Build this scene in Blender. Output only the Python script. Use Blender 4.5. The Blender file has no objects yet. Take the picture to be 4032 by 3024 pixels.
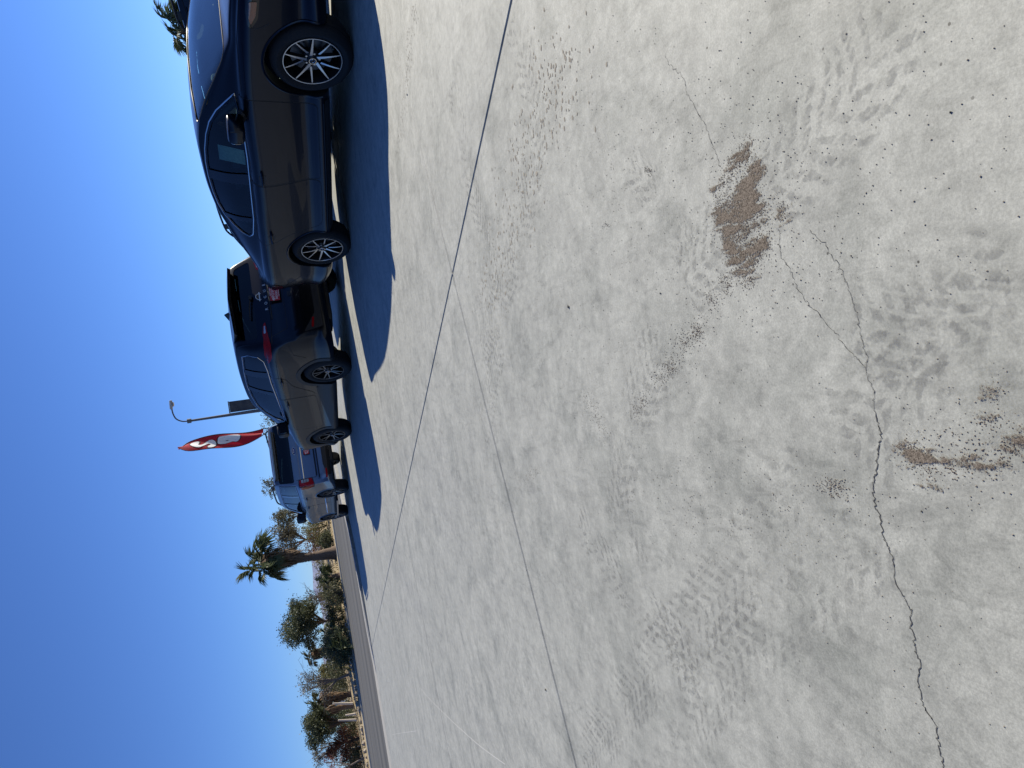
import bpy, bmesh, math, random
import numpy as np
from mathutils import Vector, Matrix
from mathutils.bvhtree import BVHTree
from mathutils.geometry import tessellate_polygon
R = math.radians
scene = bpy.context.scene
COL = scene.collection

# ------------------------------------------------------------------ camera
PITCH, ROLL, CAMH, FPX = R(16.144), R(-8.229), 0.787, 2840.6
fw = Vector((0, math.cos(PITCH), -math.sin(PITCH)))
r0 = Vector((1, 0, 0)); u0 = r0.cross(fw)
rv = r0 * math.cos(ROLL) + u0 * math.sin(ROLL)
uv_ = -r0 * math.sin(ROLL) + u0 * math.cos(ROLL)
cd = bpy.data.cameras.new('camera'); cam = bpy.data.objects.new('camera', cd); COL.objects.link(cam)
cd.sensor_width = 36; cd.lens = 36 * FPX / 4032; cd.clip_start = 0.05; cd.clip_end = 30000
# the phone is held on its side: picture right = down, picture up = right
M = Matrix((-uv_, rv, -fw)).transposed().to_4x4(); M.translation = Vector((0, 0, CAMH))
cam.matrix_world = M
scene.camera = cam

# ------------------------------------------------------------------ light
SUN_DIR = Vector((1.39, 0.98, 1.0)).normalized()        # towards the sun
ELEV = math.asin(SUN_DIR.z); AZ = math.atan2(SUN_DIR.x, SUN_DIR.y)
w = bpy.data.worlds.new('World'); scene.world = w; w.use_nodes = True
nt = w.node_tree; nt.nodes.clear()
sky = nt.nodes.new('ShaderNodeTexSky'); sky.sky_type = 'NISHITA'; sky.sun_disc = False
sky.sun_elevation = ELEV; sky.sun_rotation = AZ; sky.altitude = 2000
sky.air_density = 1.0; sky.dust_density = 0.12; sky.ozone_density = 4.0
bg = nt.nodes.new('ShaderNodeBackground'); bg.inputs[1].default_value = 0.05
wo = nt.nodes.new('ShaderNodeOutputWorld')
tint = nt.nodes.new('ShaderNodeMix'); tint.data_type = 'RGBA'; tint.blend_type = 'MULTIPLY'; tint.inputs[0].default_value = 1
tint.inputs[7].default_value = (.86, 1.15, 1.72, 1)      # deep, dry desert blue
nt.links.new(sky.outputs[0], tint.inputs[6]); nt.links.new(tint.outputs[2], bg.inputs[0]); nt.links.new(bg.outputs[0], wo.inputs[0])
sd = bpy.data.lights.new('sun', 'SUN'); sd.energy = 5.0; sd.angle = R(0.53); sd.color = (1, 0.93, 0.765)
sun = bpy.data.objects.new('sun', sd); COL.objects.link(sun)
sun.rotation_euler = SUN_DIR.to_track_quat('Z', 'Y').to_euler()
vs = scene.view_settings; vs.view_transform = 'Standard'; vs.look = 'None'; vs.gamma = 1; vs.exposure = 0.64
vs.use_curve_mapping = False
scene.cycles.max_bounces = 8; scene.cycles.transparent_max_bounces = 24
scene.cycles.caustics_reflective = False; scene.cycles.caustics_refractive = False

# ------------------------------------------------------------------ materials
def mat(name, col, rough=0.6, metal=0.0, spec=0.5, coat=0.0, coat_rough=0.03, noise=None, bump=None, emit=None):
    m = bpy.data.materials.new(name); m.use_nodes = True; n = m.node_tree; b = n.nodes['Principled BSDF']
    b.inputs['Base Color'].default_value = (*col, 1); b.inputs['Roughness'].default_value = rough
    b.inputs['Metallic'].default_value = metal; b.inputs['Specular IOR Level'].default_value = spec
    b.inputs['Coat Weight'].default_value = coat; b.inputs['Coat Roughness'].default_value = coat_rough
    if noise:
        col2, scale = noise
        tc = n.nodes.new('ShaderNodeTexCoord'); no = n.nodes.new('ShaderNodeTexNoise')
        no.inputs['Scale'].default_value = scale; no.inputs['Detail'].default_value = 5
        rp = n.nodes.new('ShaderNodeValToRGB'); rp.color_ramp.elements[0].position = .35; rp.color_ramp.elements[1].position = .65
        rp.color_ramp.elements[0].color = (*col, 1); rp.color_ramp.elements[1].color = (*col2, 1)
        n.links.new(tc.outputs['Object'], no.inputs['Vector']); n.links.new(no.outputs['Fac'], rp.inputs[0])
        n.links.new(rp.outputs[0], b.inputs['Base Color'])
    if bump:
        s, st = bump
        tc = n.nodes.new('ShaderNodeTexCoord'); no = n.nodes.new('ShaderNodeTexNoise')
        no.inputs['Scale'].default_value = s; no.inputs['Detail'].default_value = 4
        bp = n.nodes.new('ShaderNodeBump'); bp.inputs['Strength'].default_value = st; bp.inputs['Distance'].default_value = .02
        n.links.new(tc.outputs['Object'], no.inputs['Vector']); n.links.new(no.outputs['Fac'], bp.inputs['Height'])
        n.links.new(bp.outputs[0], b.inputs['Normal'])
    return m

def leafmat(name, c1, c2, scale=1.5):
    m = mat(name, c1, rough=0.55, spec=0.35, noise=(c2, scale))
    n = m.node_tree; b = n.nodes['Principled BSDF']
    tr = n.nodes.new('ShaderNodeBsdfTranslucent'); mx = n.nodes.new('ShaderNodeMixShader'); mx.inputs[0].default_value = .28
    src = b.inputs['Base Color'].links[0].from_socket
    n.links.new(src, tr.inputs[0]); out = n.nodes['Material Output']
    n.links.new(b.outputs[0], mx.inputs[1]); n.links.new(tr.outputs[0], mx.inputs[2]); n.links.new(mx.outputs[0], out.inputs[0])
    return m

def glassmat(name, tint, refl=1.0):
    m = bpy.data.materials.new(name); m.use_nodes = True; n = m.node_tree; n.nodes.clear()
    t = n.nodes.new('ShaderNodeBsdfTransparent'); t.inputs[0].default_value = (*tint, 1)
    g = n.nodes.new('ShaderNodeBsdfGlossy'); g.inputs['Roughness'].default_value = .015; g.inputs[0].default_value = (refl, refl, refl, 1)
    f = n.nodes.new('ShaderNodeFresnel'); f.inputs[0].default_value = 1.5
    mx = n.nodes.new('ShaderNodeMixShader'); o = n.nodes.new('ShaderNodeOutputMaterial')
    n.links.new(f.outputs[0], mx.inputs[0]); n.links.new(t.outputs[0], mx.inputs[1]); n.links.new(g.outputs[0], mx.inputs[2])
    n.links.new(mx.outputs[0], o.inputs[0]); return m

def concrete_mat():
    m = bpy.data.materials.new('concrete'); m.use_nodes = True; n = m.node_tree; L = n.links
    b = n.nodes['Principled BSDF']; b.inputs['Roughness'].default_value = .62; b.inputs['Specular IOR Level'].default_value = .5
    g = n.nodes.new('ShaderNodeNewGeometry')
    def noise(scale, detail=5, rough=.6, sc=(1, 1, 1), rot=0.0, dist=0.0):
        mp = n.nodes.new('ShaderNodeMapping'); mp.inputs['Scale'].default_value = sc; mp.inputs['Rotation'].default_value = (0, 0, rot)
        no = n.nodes.new('ShaderNodeTexNoise'); no.inputs['Scale'].default_value = scale; no.inputs['Detail'].default_value = detail
        no.inputs['Roughness'].default_value = rough; no.inputs['Distortion'].default_value = dist
        L.new(g.outputs['Position'], mp.inputs[0]); L.new(mp.outputs[0], no.inputs['Vector']); return no.outputs['Fac']
    def ramp(src, p0, p1, c0, c1):
        r = n.nodes.new('ShaderNodeValToRGB'); r.color_ramp.elements[0].position = p0; r.color_ramp.elements[1].position = p1
        r.color_ramp.elements[0].color = (*c0, 1); r.color_ramp.elements[1].color = (*c1, 1); L.new(src, r.inputs[0]); return r.outputs[0]
    def mul(a, c, f=1.0):
        x = n.nodes.new('ShaderNodeMix'); x.data_type = 'RGBA'; x.blend_type = 'MULTIPLY'; x.inputs[0].default_value = f
        L.new(a, x.inputs[6]); L.new(c, x.inputs[7]); return x.outputs[2]
    g1 = lambda v: (v, v, v)
    base = ramp(noise(.8, 6), .3, .7, (.325, .328, .298), (.385, .388, .355))
    base = mul(base, ramp(noise(7, 8, .74), .32, .62, g1(.80), g1(1.08)))                    # cloudy trowel marks
    base = mul(base, ramp(noise(3.2, 7, .72, (1, 1, 1), 0, .6), .48, .66, g1(1), (.73, .74, .735)))        # damp grey blotches
    base = mul(base, ramp(noise(26, 4, .6, (1, .28, 1), R(35), 1.2), .52, .66, g1(1), g1(.86)))        # scuffs
    base = mul(base, ramp(noise(1.1, 6, .6, (1, .12, 1), R(24)), .54, .76, g1(1), (.86, .86, .88)))       # long tyre smears
    base = mul(base, ramp(noise(34, 6, .75), .36, .64, g1(.86), g1(1.10)))                   # small mottling
    base = mul(base, ramp(noise(230, 3, .8), .36, .64, g1(.84), g1(1.13)))                   # grain
    base = mul(base, ramp(noise(14, 5, .7, (1, .45, 1), R(-20), .8), .56, .70, g1(1), (.80, .805, .80)))   # darker flecks
    vo = n.nodes.new('ShaderNodeTexVoronoi'); vo.inputs['Scale'].default_value = 26; vo.inputs['Randomness'].default_value = 1
    L.new(g.outputs['Position'], vo.inputs['Vector'])
    sp = ramp(vo.outputs['Distance'], .045, .07, (.12, .11, .1), g1(1))
    pm = ramp(noise(.9, 3), .47, .55, g1(0), g1(1))
    x = n.nodes.new('ShaderNodeMix'); x.data_type = 'RGBA'; x.blend_type = 'MULTIPLY'
    L.new(pm, x.inputs[0]); L.new(base, x.inputs[6]); L.new(sp, x.inputs[7]); base = x.outputs[2]
    # tyre tread prints : chevron bars inside a few curved bands
    wv = n.nodes.new('ShaderNodeTexWave'); wv.wave_type = 'BANDS'; wv.bands_direction = 'DIAGONAL'
    wv.inputs['Scale'].default_value = 9; wv.inputs['Distortion'].default_value = 7; wv.inputs['Detail'].default_value = 3; wv.inputs['Detail Scale'].default_value = 3
    L.new(g.outputs['Position'], wv.inputs['Vector'])
    tb = ramp(noise(1.6, 2, .5, (1, .3, 1), R(-30)), .55, .66, g1(0), g1(.55))
    tw = ramp(wv.outputs['Fac'], .45, .8, g1(1), g1(.84))
    x = n.nodes.new('ShaderNodeMix'); x.data_type = 'RGBA'; x.blend_type = 'MULTIPLY'
    L.new(tb, x.inputs[0]); L.new(base, x.inputs[6]); L.new(tw, x.inputs[7]); base = x.outputs[2]
    L.new(base, b.inputs['Base Color'])
    bp = n.nodes.new('ShaderNodeBump'); bp.inputs['Strength'].default_value = .22; bp.inputs['Distance'].default_value = .002
    L.new(noise(110, 6, .7), bp.inputs['Height']); L.new(bp.outputs[0], b.inputs['Normal'])
    return m

def asphalt_mat():
    m = mat('asphalt', (.12, .12, .12), rough=.9, spec=.25); n = m.node_tree; L = n.links; b = n.nodes['Principled BSDF']
    g = n.nodes.new('ShaderNodeNewGeometry')
    mp = n.nodes.new('ShaderNodeMapping'); mp.vector_type = 'TEXTURE'; mp.inputs['Rotation'].default_value = (0, 0, math.atan2(-.4, -.9165))
    mp.inputs['Scale'].default_value = (18, 1, 1)
    no = n.nodes.new('ShaderNodeTexNoise'); no.inputs['Scale'].default_value = .55; no.inputs['Detail'].default_value = 5
    L.new(g.outputs['Position'], mp.inputs[0]); L.new(mp.outputs[0], no.inputs['Vector'])
    r = n.nodes.new('ShaderNodeValToRGB'); r.color_ramp.elements[0].position = .36; r.color_ramp.elements[1].position = .64
    r.color_ramp.elements[0].color = (.065, .066, .069, 1); r.color_ramp.elements[1].color = (.125, .124, .122, 1)
    n2 = n.nodes.new('ShaderNodeTexNoise'); n2.inputs['Scale'].default_value = 25; L.new(g.outputs['Position'], n2.inputs['Vector'])
    r2 = n.nodes.new('ShaderNodeValToRGB'); r2.color_ramp.elements[0].color = (.75, .75, .75, 1); r2.color_ramp.elements[1].color = (1.2, 1.2, 1.2, 1)
    L.new(n2.outputs['Fac'], r2.inputs[0])
    x = n.nodes.new('ShaderNodeMix'); x.data_type = 'RGBA'; x.blend_type = 'MULTIPLY'; x.inputs[0].default_value = 1
    L.new(no.outputs['Fac'], r.inputs[0]); L.new(r.outputs[0], x.inputs[6]); L.new(r2.outputs[0], x.inputs[7]); L.new(x.outputs[2], b.inputs['Base Color'])
    return m

FLAG_R = leafmat('flag_red', (.46, .012, .025), (.40, .010, .02), 2); FLAG_R.node_tree.nodes['Mix Shader'].inputs[0].default_value = .38
FLAG_W = leafmat('flag_white', (.8, .8, .8), (.78, .78, .79), 2); FLAG_W.node_tree.nodes['Mix Shader'].inputs[0].default_value = .1
CONC = concrete_mat(); ASPH = asphalt_mat()
JOINT = mat('joint_dark', (.045, .045, .045), .95)
KERB = mat('kerb_concrete', (.36, .35, .33), .85, noise=((.29, .28, .26), 6))
SAND = mat('sand', (.44, .345, .215), .95, spec=.1, noise=((.32, .26, .155), 1.4), bump=(8, .5))
DIRT = mat('far_dirt', (.28, .24, .17), .95, spec=.1, noise=((.2, .18, .12), .05))
GRAVEL = mat('gravel_brown', (.11, .086, .066), .9, spec=.2, noise=((.25, .20, .16), 240))
STAIN = mat('dirt_film', (.16, .13, .10), .95, spec=.1, noise=((.11, .086, .065), 160))
CRACK = mat('crack_dark', (.085, .083, .08), .95, spec=.1)
PEBBLE = mat('pebble_dark', (.05, .045, .04), .8)
def paint(name, c, flake=.0, rough=.28, metal=.75):
    m = mat(name, c, rough=rough, metal=metal, coat=.32, coat_rough=.02)
    m.node_tree.nodes['Principled BSDF'].inputs['Coat IOR'].default_value = 1.38; return m
P_SEDAN = paint('paint_dark_blue_grey', (.012, .015, .024), metal=.9)
P_ROGUE = paint('paint_gunmetal', (.015, .018, .026), metal=.9)
P_EXP = paint('paint_silver_blue', (.19, .205, .235), metal=.85, rough=.3)
P_DARK = paint('paint_dark_grey', (.02, .022, .027))
BLACK = mat('black_plastic', (.012, .012, .013), .5, spec=.4)
GLOSSBLK = mat('gloss_black', (.006, .006, .008), .08, spec=.6)
RUBBER = mat('rubber', (.014, .014, .015), .75, spec=.3, bump=(60, .2))
BADGE = mat('badge_silver', (.6, .6, .6), .35, metal=.4)
CHROME = mat('chrome', (.62, .64, .66), .12, metal=1)
MACH = mat('machined_alloy', (.52, .52, .53), .28, metal=1)
ALLOY_DK = mat('dark_alloy', (.018, .018, .02), .35, metal=.4)
ALLOY_GR = mat('grey_alloy', (.16, .165, .175), .3, metal=.9)
DISC = mat('brake_disc', (.10, .10, .105), .4, metal=.8)
GLASS = glassmat('glass_clear', (.55, .74, .70), .9)
GLASS_PRIV = glassmat('glass_privacy', (.05, .07, .07), .9)
INTR = mat('interior_black', (.015, .015, .017), .8)
SEATM = mat('seat_fabric', (.02, .02, .023), .85)
PAPER = mat('paper', (.55, .62, .58), .7, noise=((.42, .48, .46), 40))
SHADE_RED = mat('lamp_shaded_red', (.05, .003, .005), .15, spec=.4)  # lens red darkened, shade on the sedan's rear put into the colour
RED_L = mat('lamp_red', (.26, .006, .009), .15, spec=.3)
AMBER = mat('lamp_amber', (.22, .07, .035), .2, coat=1)
CLEARL = mat('lamp_clear', (.45, .46, .47), .1, metal=.5, coat=1)
PLATE_RED = mat('plate_red', (.42, .02, .03), .4)
WHITE = mat('white_print', (.8, .8, .8), .5)
BLUE_OVAL = mat('badge_blue', (.01, .03, .16), .2)
POLE = mat('pole_grey', (.17, .16, .15), .6, noise=((.12, .115, .11), 8))
BANNER = mat('banner_dark', (.045, .047, .055), .7, noise=((.09, .085, .08), 3))
FLAG_K = mat('flag_black', (.015, .012, .015), .6)
BARK = mat('bark', (.075, .055, .042), .95, noise=((.12, .09, .07), 12), bump=(20, .6))
BARK_PALM = mat('palm_bark', (.17, .115, .08), .95, noise=((.10, .07, .05), 18), bump=(22, .8))
BARK_GREY = mat('grey_twigs', (.17, .14, .12), .9)
SKIRT = mat('dead_frond', (.20, .13, .075), .9, noise=((.12, .075, .045), 6))
L_PALM = leafmat('palm_green', (.06, .085, .035), (.10, .12, .06))
L_DARK = leafmat('leaf_dark_green', (.06, .075, .038), (.10, .112, .06))
L_OLIVE = leafmat('leaf_olive', (.09, .095, .05), (.14, .13, .075))
L_GREYG = leafmat('leaf_grey_green', (.12, .12, .085), (.17, .16, .12))
L_YEL = leafmat('leaf_yellow_green', (.13, .13, .045), (.19, .17, .07))
L_RED = leafmat('leaf_rust', (.20, .075, .04), (.13, .06, .04))
L_PINK = leafmat('leaf_crimson', (.26, .07, .06), (.18, .08, .06))
STAKE = mat('whitewash', (.55, .50, .44), .8)
MOUNT = mat('mountain_haze_blue', (.22, .25, .36), 1, spec=0, noise=((.27, .30, .42), .002))  # bluish violet instead of brown: distance haze put into the rock colour
ROCK = mat('rock_tan', (.36, .31, .25), .9, noise=((.24, .2, .16), 6))

# ------------------------------------------------------------------ helpers
def link(o, parent=None):
    COL.objects.link(o)
    if parent: o.parent = parent
    return o
def tag(o, label=None, cat=None, group=None, kind=None):
    if label: o['label'] = label
    if cat: o['category'] = cat
    if group: o['group'] = group
    if kind: o['kind'] = kind
    return o
def empty(name, loc, rz=0, **k):
    o = bpy.data.objects.new(name, None); o.location = loc; o.rotation_euler = (0, 0, rz); o.empty_display_size = .1
    link(o); return tag(o, **k)
def mesh(name, V, F, mats, parent=None, smooth=False, mi=None, sharp=None):
    me = bpy.data.meshes.new(name); me.from_pydata([tuple(v) for v in V], [], F)
    for m in (mats if isinstance(mats, (list, tuple)) else [mats]): me.materials.append(m)
    if mi is not None: me.polygons.foreach_set('material_index', mi)
    if smooth:
        me.polygons.foreach_set('use_smooth', [True] * len(me.polygons))
        if sharp: me.set_sharp_from_angle(angle=R(sharp))
    me.update()
    o = bpy.data.objects.new(name, me); return link(o, parent)
def inst(name, me, parent, loc=(0, 0, 0), rot=(0, 0, 0), sc=(1, 1, 1)):
    o = bpy.data.objects.new(name, me); o.location = loc; o.rotation_euler = rot; o.scale = sc; return link(o, parent)
class MB:
    def __init__(s): s.V = []; s.F = []; s.m = []
    def add(s, V, F, m=0):
        b = len(s.V); s.V += [tuple(v) for v in V]; s.F += [tuple(i + b for i in f) for f in F]; s.m += [m] * len(F)
    def box(s, c, d, m=0, rz=0, bev=0):
        x, y, z = [q / 2 for q in d]; cs, sn = math.cos(rz), math.sin(rz)
        P = [(a * x, b * y, e * z) for e in (-1, 1) for b in (-1, 1) for a in (-1, 1)]
        P = [(c[0] + p[0] * cs - p[1] * sn, c[1] + p[0] * sn + p[1] * cs, c[2] + p[2]) for p in P]
        s.add(P, [(0, 2, 3, 1), (4, 5, 7, 6), (0, 1, 5, 4), (2, 6, 7, 3), (0, 4, 6, 2), (1, 3, 7, 5)], m)
    def tube(s, pts, rad, n=8, m=0, closed=False, cap=True):
        pts = [Vector(p) for p in pts]; k = len(pts); V = []; up = Vector((0, 0, 1))
        rads = rad if isinstance(rad, (list, tuple)) else [rad] * k
        prev = None
        for i, p in enumerate(pts):
            a = pts[(i - 1) % k] if (closed or i > 0) else p
            b = pts[(i + 1) % k] if (closed or i < k - 1) else p
            t = (b - a).normalized() if (b - a).length > 1e-9 else up
            if prev is None:
                q = up if abs(t.z) < .9 else Vector((1, 0, 0)); x = t.cross(q).normalized()
            else:
                x = (prev - t * prev.dot(t)); x = x.normalized() if x.length > 1e-6 else t.orthogonal().normalized()
            prev = x; y = t.cross(x)
            for j in range(n):
                an = 2 * math.pi * j / n; V.append(p + (x * math.cos(an) + y * math.sin(an)) * rads[i])
        F = []
        for i in range(k if closed else k - 1):
            for j in range(n):
                a = i * n + j; b = i * n + (j + 1) % n; c = ((i + 1) % k) * n + (j + 1) % n; d = ((i + 1) % k) * n + j
                F.append((a, b, c, d))
        if cap and not closed: F.append(tuple(range(n))[::-1]); F.append(tuple((k - 1) * n + j for j in range(n)))
        s.add(V, F, m)
    def lathe(s, prof, n=48, m=0, axis='y', closed=False):
        V = []; k = len(prof)
        for j in range(n):
            a = 2 * math.pi * j / n
            for (r_, h_) in prof: V.append((r_ * math.cos(a), h_, r_ * math.sin(a)))
        F = []
        for j in range(n):
            j2 = (j + 1) % n
            for i in range(k - 1 if not closed else k):
                i2 = (i + 1) % k
                F.append((j * k + i, j * k + i2, j2 * k + i2, j2 * k + i))
        s.add(V, F, m)
    def build(s, name, mats, parent=None, smooth=True, sharp=35):
        return mesh(name, s.V, s.F, mats, parent, smooth, s.m, sharp)

def pch(xs, ys):
    xs = np.array(xs, float); ys = np.array(ys, float)
    o = np.argsort(xs); xs = xs[o]; ys = ys[o]; hh = np.diff(xs); dl = np.diff(ys) / hh; d = np.zeros(len(xs))
    for i in range(1, len(xs) - 1):
        if dl[i - 1] * dl[i] > 0:
            w1 = 2 * hh[i] + hh[i - 1]; w2 = hh[i] + 2 * hh[i - 1]; d[i] = (w1 + w2) / (w1 / dl[i - 1] + w2 / dl[i])
    d[0] = dl[0]; d[-1] = dl[-1]
    def f(x):
        x = min(max(x, xs[0]), xs[-1]); i = min(max(int(np.searchsorted(xs, x)) - 1, 0), len(hh) - 1)
        t = (x - xs[i]) / hh[i]; t2 = t * t; t3 = t2 * t
        return float((2 * t3 - 3 * t2 + 1) * ys[i] + (t3 - 2 * t2 + t) * hh[i] * d[i] + (-2 * t3 + 3 * t2) * ys[i + 1] + (t3 - t2) * hh[i] * d[i + 1])
    return f
def K(*p): return pch([a for a, b in p], [b for a, b in p])
def crom(P, n):
    out = []
    for i in range(len(P) - 1):
        p0 = P[max(i - 1, 0)]; p1 = P[i]; p2 = P[i + 1]; p3 = P[min(i + 2, len(P) - 1)]
        for j in range(n):
            t = j / n
            out.append(tuple(.5 * (2 * p1[k] + (p2[k] - p0[k]) * t + (2 * p0[k] - 5 * p1[k] + 4 * p2[k] - p3[k]) * t * t + (3 * p1[k] - p0[k] - 3 * p2[k] + p3[k]) * t ** 3) for k in range(len(p1))))
    out.append(tuple(P[-1])); return out
def smooth_poly(P, n=6):
    Q = [P[-1]] + list(P) + [P[0], P[1]]; out = []
    for i in range(1, len(Q) - 2):
        p0, p1, p2, p3 = Q[i - 1], Q[i], Q[i + 1], Q[i + 2]
        for j in range(n):
            t = j / n
            out.append(tuple(.5 * (2 * p1[k] + (p2[k] - p0[k]) * t + (2 * p0[k] - 5 * p1[k] + 4 * p2[k] - p3[k]) * t * t + (3 * p1[k] - p0[k] - 3 * p2[k] + p3[k]) * t ** 3) for k in range(2)))
    return out
def round_poly(P, r=.03, n=4):
    out = []; k = len(P)
    for i in range(k):
        a, b, c = Vector(P[i - 1]), Vector(P[i]), Vector(P[(i + 1) % k])
        d1 = min(r, (a - b).length * .45); d2 = min(r, (c - b).length * .45)
        s_ = b + (a - b).normalized() * d1; e_ = b + (c - b).normalized() * d2
        for j in range(n + 1):
            t = j / n; q = s_ * (1 - t) ** 2 + b * 2 * t * (1 - t) + e_ * t * t; out.append((q.x, q.y))
    return out
def grid_poly(P, step=.04):
    """2D polygon -> triangulated grid (verts2d, faces)"""
    bm = bmesh.new(); vs_ = [bm.verts.new((p[0], p[1], 0)) for p in P]
    for tri in tessellate_polygon([[Vector((p[0], p[1], 0)) for p in P]]):
        try: bm.faces.new([vs_[i] for i in tri])
        except ValueError: pass
    xs = [p[0] for p in P]; ys = [p[1] for p in P]
    for ax, lo, hi in ((0, min(xs), max(xs)), (1, min(ys), max(ys))):
        k = int((hi - lo) / step)
        for i in range(1, k + 1):
            v = lo + (hi - lo) * i / (k + 1); co = [0, 0, 0]; co[ax] = v; no = [0, 0, 0]; no[ax] = 1
            bmesh.ops.bisect_plane(bm, geom=bm.verts[:] + bm.edges[:] + bm.faces[:], plane_co=co, plane_no=no, dist=1e-6)
    bmesh.ops.remove_doubles(bm, verts=bm.verts[:], dist=1e-5)
    bm.verts.index_update(); V = [(v.co.x, v.co.y) for v in bm.verts]; F = [tuple(v.index for v in f.verts) for f in bm.faces]
    bm.free(); return V, F

# ------------------------------------------------------------------ car builder
class Car:
    def __init__(s, spec, root):
        s.S = spec; s.root = root; S = spec
        s.x0, s.x1 = S['x0'], S['x1']; s.WB = S['wb']
        s.build_body()
    def prm(s, x):
        S = s.S; zt = S['zt'](x); zs = min(S['zs'](x), zt - .03); ws = S['ws'](x); wsh = ws - S.get('sh', .03); zb = S['zb'](x)
        cr = S['crown'](x); ze = max(zt - cr, zs + .015); wt0 = wsh - .07
        t = max(0, min(1, (ze - zs - .03) / (S['ztop'] - zs))); we = wt0 - (wt0 - S['wroof'] * ws / S['wmax']) * t ** .85
        return zt, zs, ws, wsh, zb, ze, we
    def section(s, x):
        zt, zs, ws, wsh, zb, ze, we = s.prm(x); dz = zs - zb; dip = s.S.get('dip', .03)
        P = [(0, zb), (ws - .22, zb), (ws - .07, zb + .01), (ws - .015, zb + .06), (ws - .012, zb + min(.11, .2 * dz)), (ws - dip, zb + .30 * dz), (ws - dip * .55, zb + .5 * dz),
             (ws, zb + .78 * dz), (ws + .002, zs - .05 * min(1, dz / .5)), (wsh, zs), (wsh - .035, zs + min(.02, .3 * (ze - zs)))]
        a = P[-1]
        P += [(a[0] + (we - a[0]) * .5 + .012 * min(1, (ze - zs) / .4), a[1] + (ze - a[1]) * .5), (we + .004, ze - min(.03, .1 * (ze - zs))),
              (we - .03, ze + .35 * (zt - ze)), (we * .72, ze + .72 * (zt - ze)), (we * .36, ze + .95 * (zt - ze)), (0, zt)]
        return crom(P, 4)
    def stations(s):
        n = 84; xs = [s.x0 + (s.x1 - s.x0) * i / n for i in range(n + 1)]
        xs += list(np.linspace(s.x0, s.x0 + .5, 24)) + list(np.linspace(s.x1 - .4, s.x1, 18))
        xs = sorted(set(round(x, 4) for x in xs)); out = [xs[0]]
        for x in xs[1:]:
            if x - out[-1] > .008: out.append(x)
        out[-1] = s.x1; return out
    def loft(s, secs, xs):
        V = []; F = []; n = len(secs[0]); 
        for x, sec in zip(xs, secs):
            ring = [(x, y, z) for y, z in sec] + [(x, -y, z) for y, z in sec[-2:0:-1]]
            V += ring
        m = 2 * n - 2
        for i in range(len(xs) - 1):
            for j in range(m):
                a = i * m + j; b = i * m + (j + 1) % m; F.append((a, b, b + m, a + m))
        for e, rev in ((0, True), (len(xs) - 1, False)):
            # cap by strips between left and right sides
            for j in range(n - 1):
                l0 = e * m + j; l1 = e * m + j + 1
                r0_ = e * m + (m - j) % m; r1_ = e * m + (m - j - 1) % m
                q = [l0, l1, r1_, r0_]; q2 = []
                for t in q:
                    if t not in q2: q2.append(t)
                if len(q2) > 2: F.append(tuple(q2[::-1]) if rev else tuple(q2))
        return V, F
    def bool(s, o, V, F, m):
        me = bpy.data.meshes.new('cut'); me.from_pydata(V, [], F); me.materials.append(m)
        bm = bmesh.new(); bm.from_mesh(me); bmesh.ops.recalc_face_normals(bm, faces=bm.faces[:]); bm.to_mesh(me); bm.free()
        c = bpy.data.objects.new('cut', me); COL.objects.link(c)
        md = o.modifiers.new('b', 'BOOLEAN'); md.operation = 'DIFFERENCE'; md.object = c; md.solver = 'MANIFOLD'; md.material_mode = 'TRANSFER'
        bpy.context.view_layer.update()
        dg = bpy.context.evaluated_depsgraph_get(); new = bpy.data.meshes.new_from_object(o.evaluated_get(dg)); o.modifiers.clear(); o.data = new
        bpy.data.objects.remove(c)
    def build_body(s):
        S = s.S; xs = s.stations(); V, F = s.loft([s.section(x) for x in xs], xs)
        bm = bmesh.new()
        me = bpy.data.meshes.new('t'); me.from_pydata(V, [], F); bm.from_mesh(me); bmesh.ops.recalc_face_normals(bm, faces=bm.faces[:]); bm.to_mesh(me); bm.free()
        me.materials.append(S['paint']); s.bvh = BVHTree.FromPolygons([v.co for v in me.vertices], [tuple(p.vertices) for p in me.polygons])
        o = bpy.data.objects.new('body', me); link(o); s.body = o
        if not S.get('simple'):
            # wheel arches
            C = MB(); ra = S['arch']
            for wx in (0, -s.WB):
                for sd_ in (1, -1):
                    n = 40; ya, yb = sd_ * (S['wmax'] + .2), sd_ * (S['wmax'] - .34); zc = S['rt'] + S.get('archz', .01)
                    A = [(wx + ra * math.cos(2 * math.pi * i / n), zc + ra * math.sin(2 * math.pi * i / n)) for i in range(n)]
                    C.add([(x, ya, z) for x, z in A] + [(x, yb, z) for x, z in A],
                          [(i, (i + 1) % n, n + (i + 1) % n, n + i) for i in range(n)] + [tuple(range(n))[::-1], tuple(range(n, 2 * n))])
            s.bool(o, C.V, C.F, BLACK)
            # cabin
            cx = [x for x in np.linspace(S['cab'][0], S['cab'][1], 40)]; secs = []
            for x in cx:
                zt, zs, ws, wsh, zb, ze, we = s.prm(x); top = max(zt - .045, .62)
                e = min(ze - .03, top - .01); sh = min(zs - .03, top - .03)
                secs.append([(0, .36), (ws - .12, .36), (ws - .11, min(.5, sh - .05)), (ws - .12, sh), (we - .045, max(e, sh + .005)), (we * .5, max(top - .012, sh + .01)), (0, top)])
            V, F = s.loft(secs, cx); s.bool(o, V, F, INTR)
            C = MB()
            for P in S['side_windows']:
                for sd_ in (1, -1):
                    n = len(P['poly']); A = P['poly']; ya, yb = sd_ * 1.4, sd_ * .36
                    C.add([(x, ya, z) for x, z in A] + [(x, yb, z) for x, z in A],
                          [(i, (i + 1) % n, n + (i + 1) % n, n + i) for i in range(n)] + [tuple(range(n))[::-1], tuple(range(n, 2 * n))])
            s.bool(o, C.V, C.F, BLACK)
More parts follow.
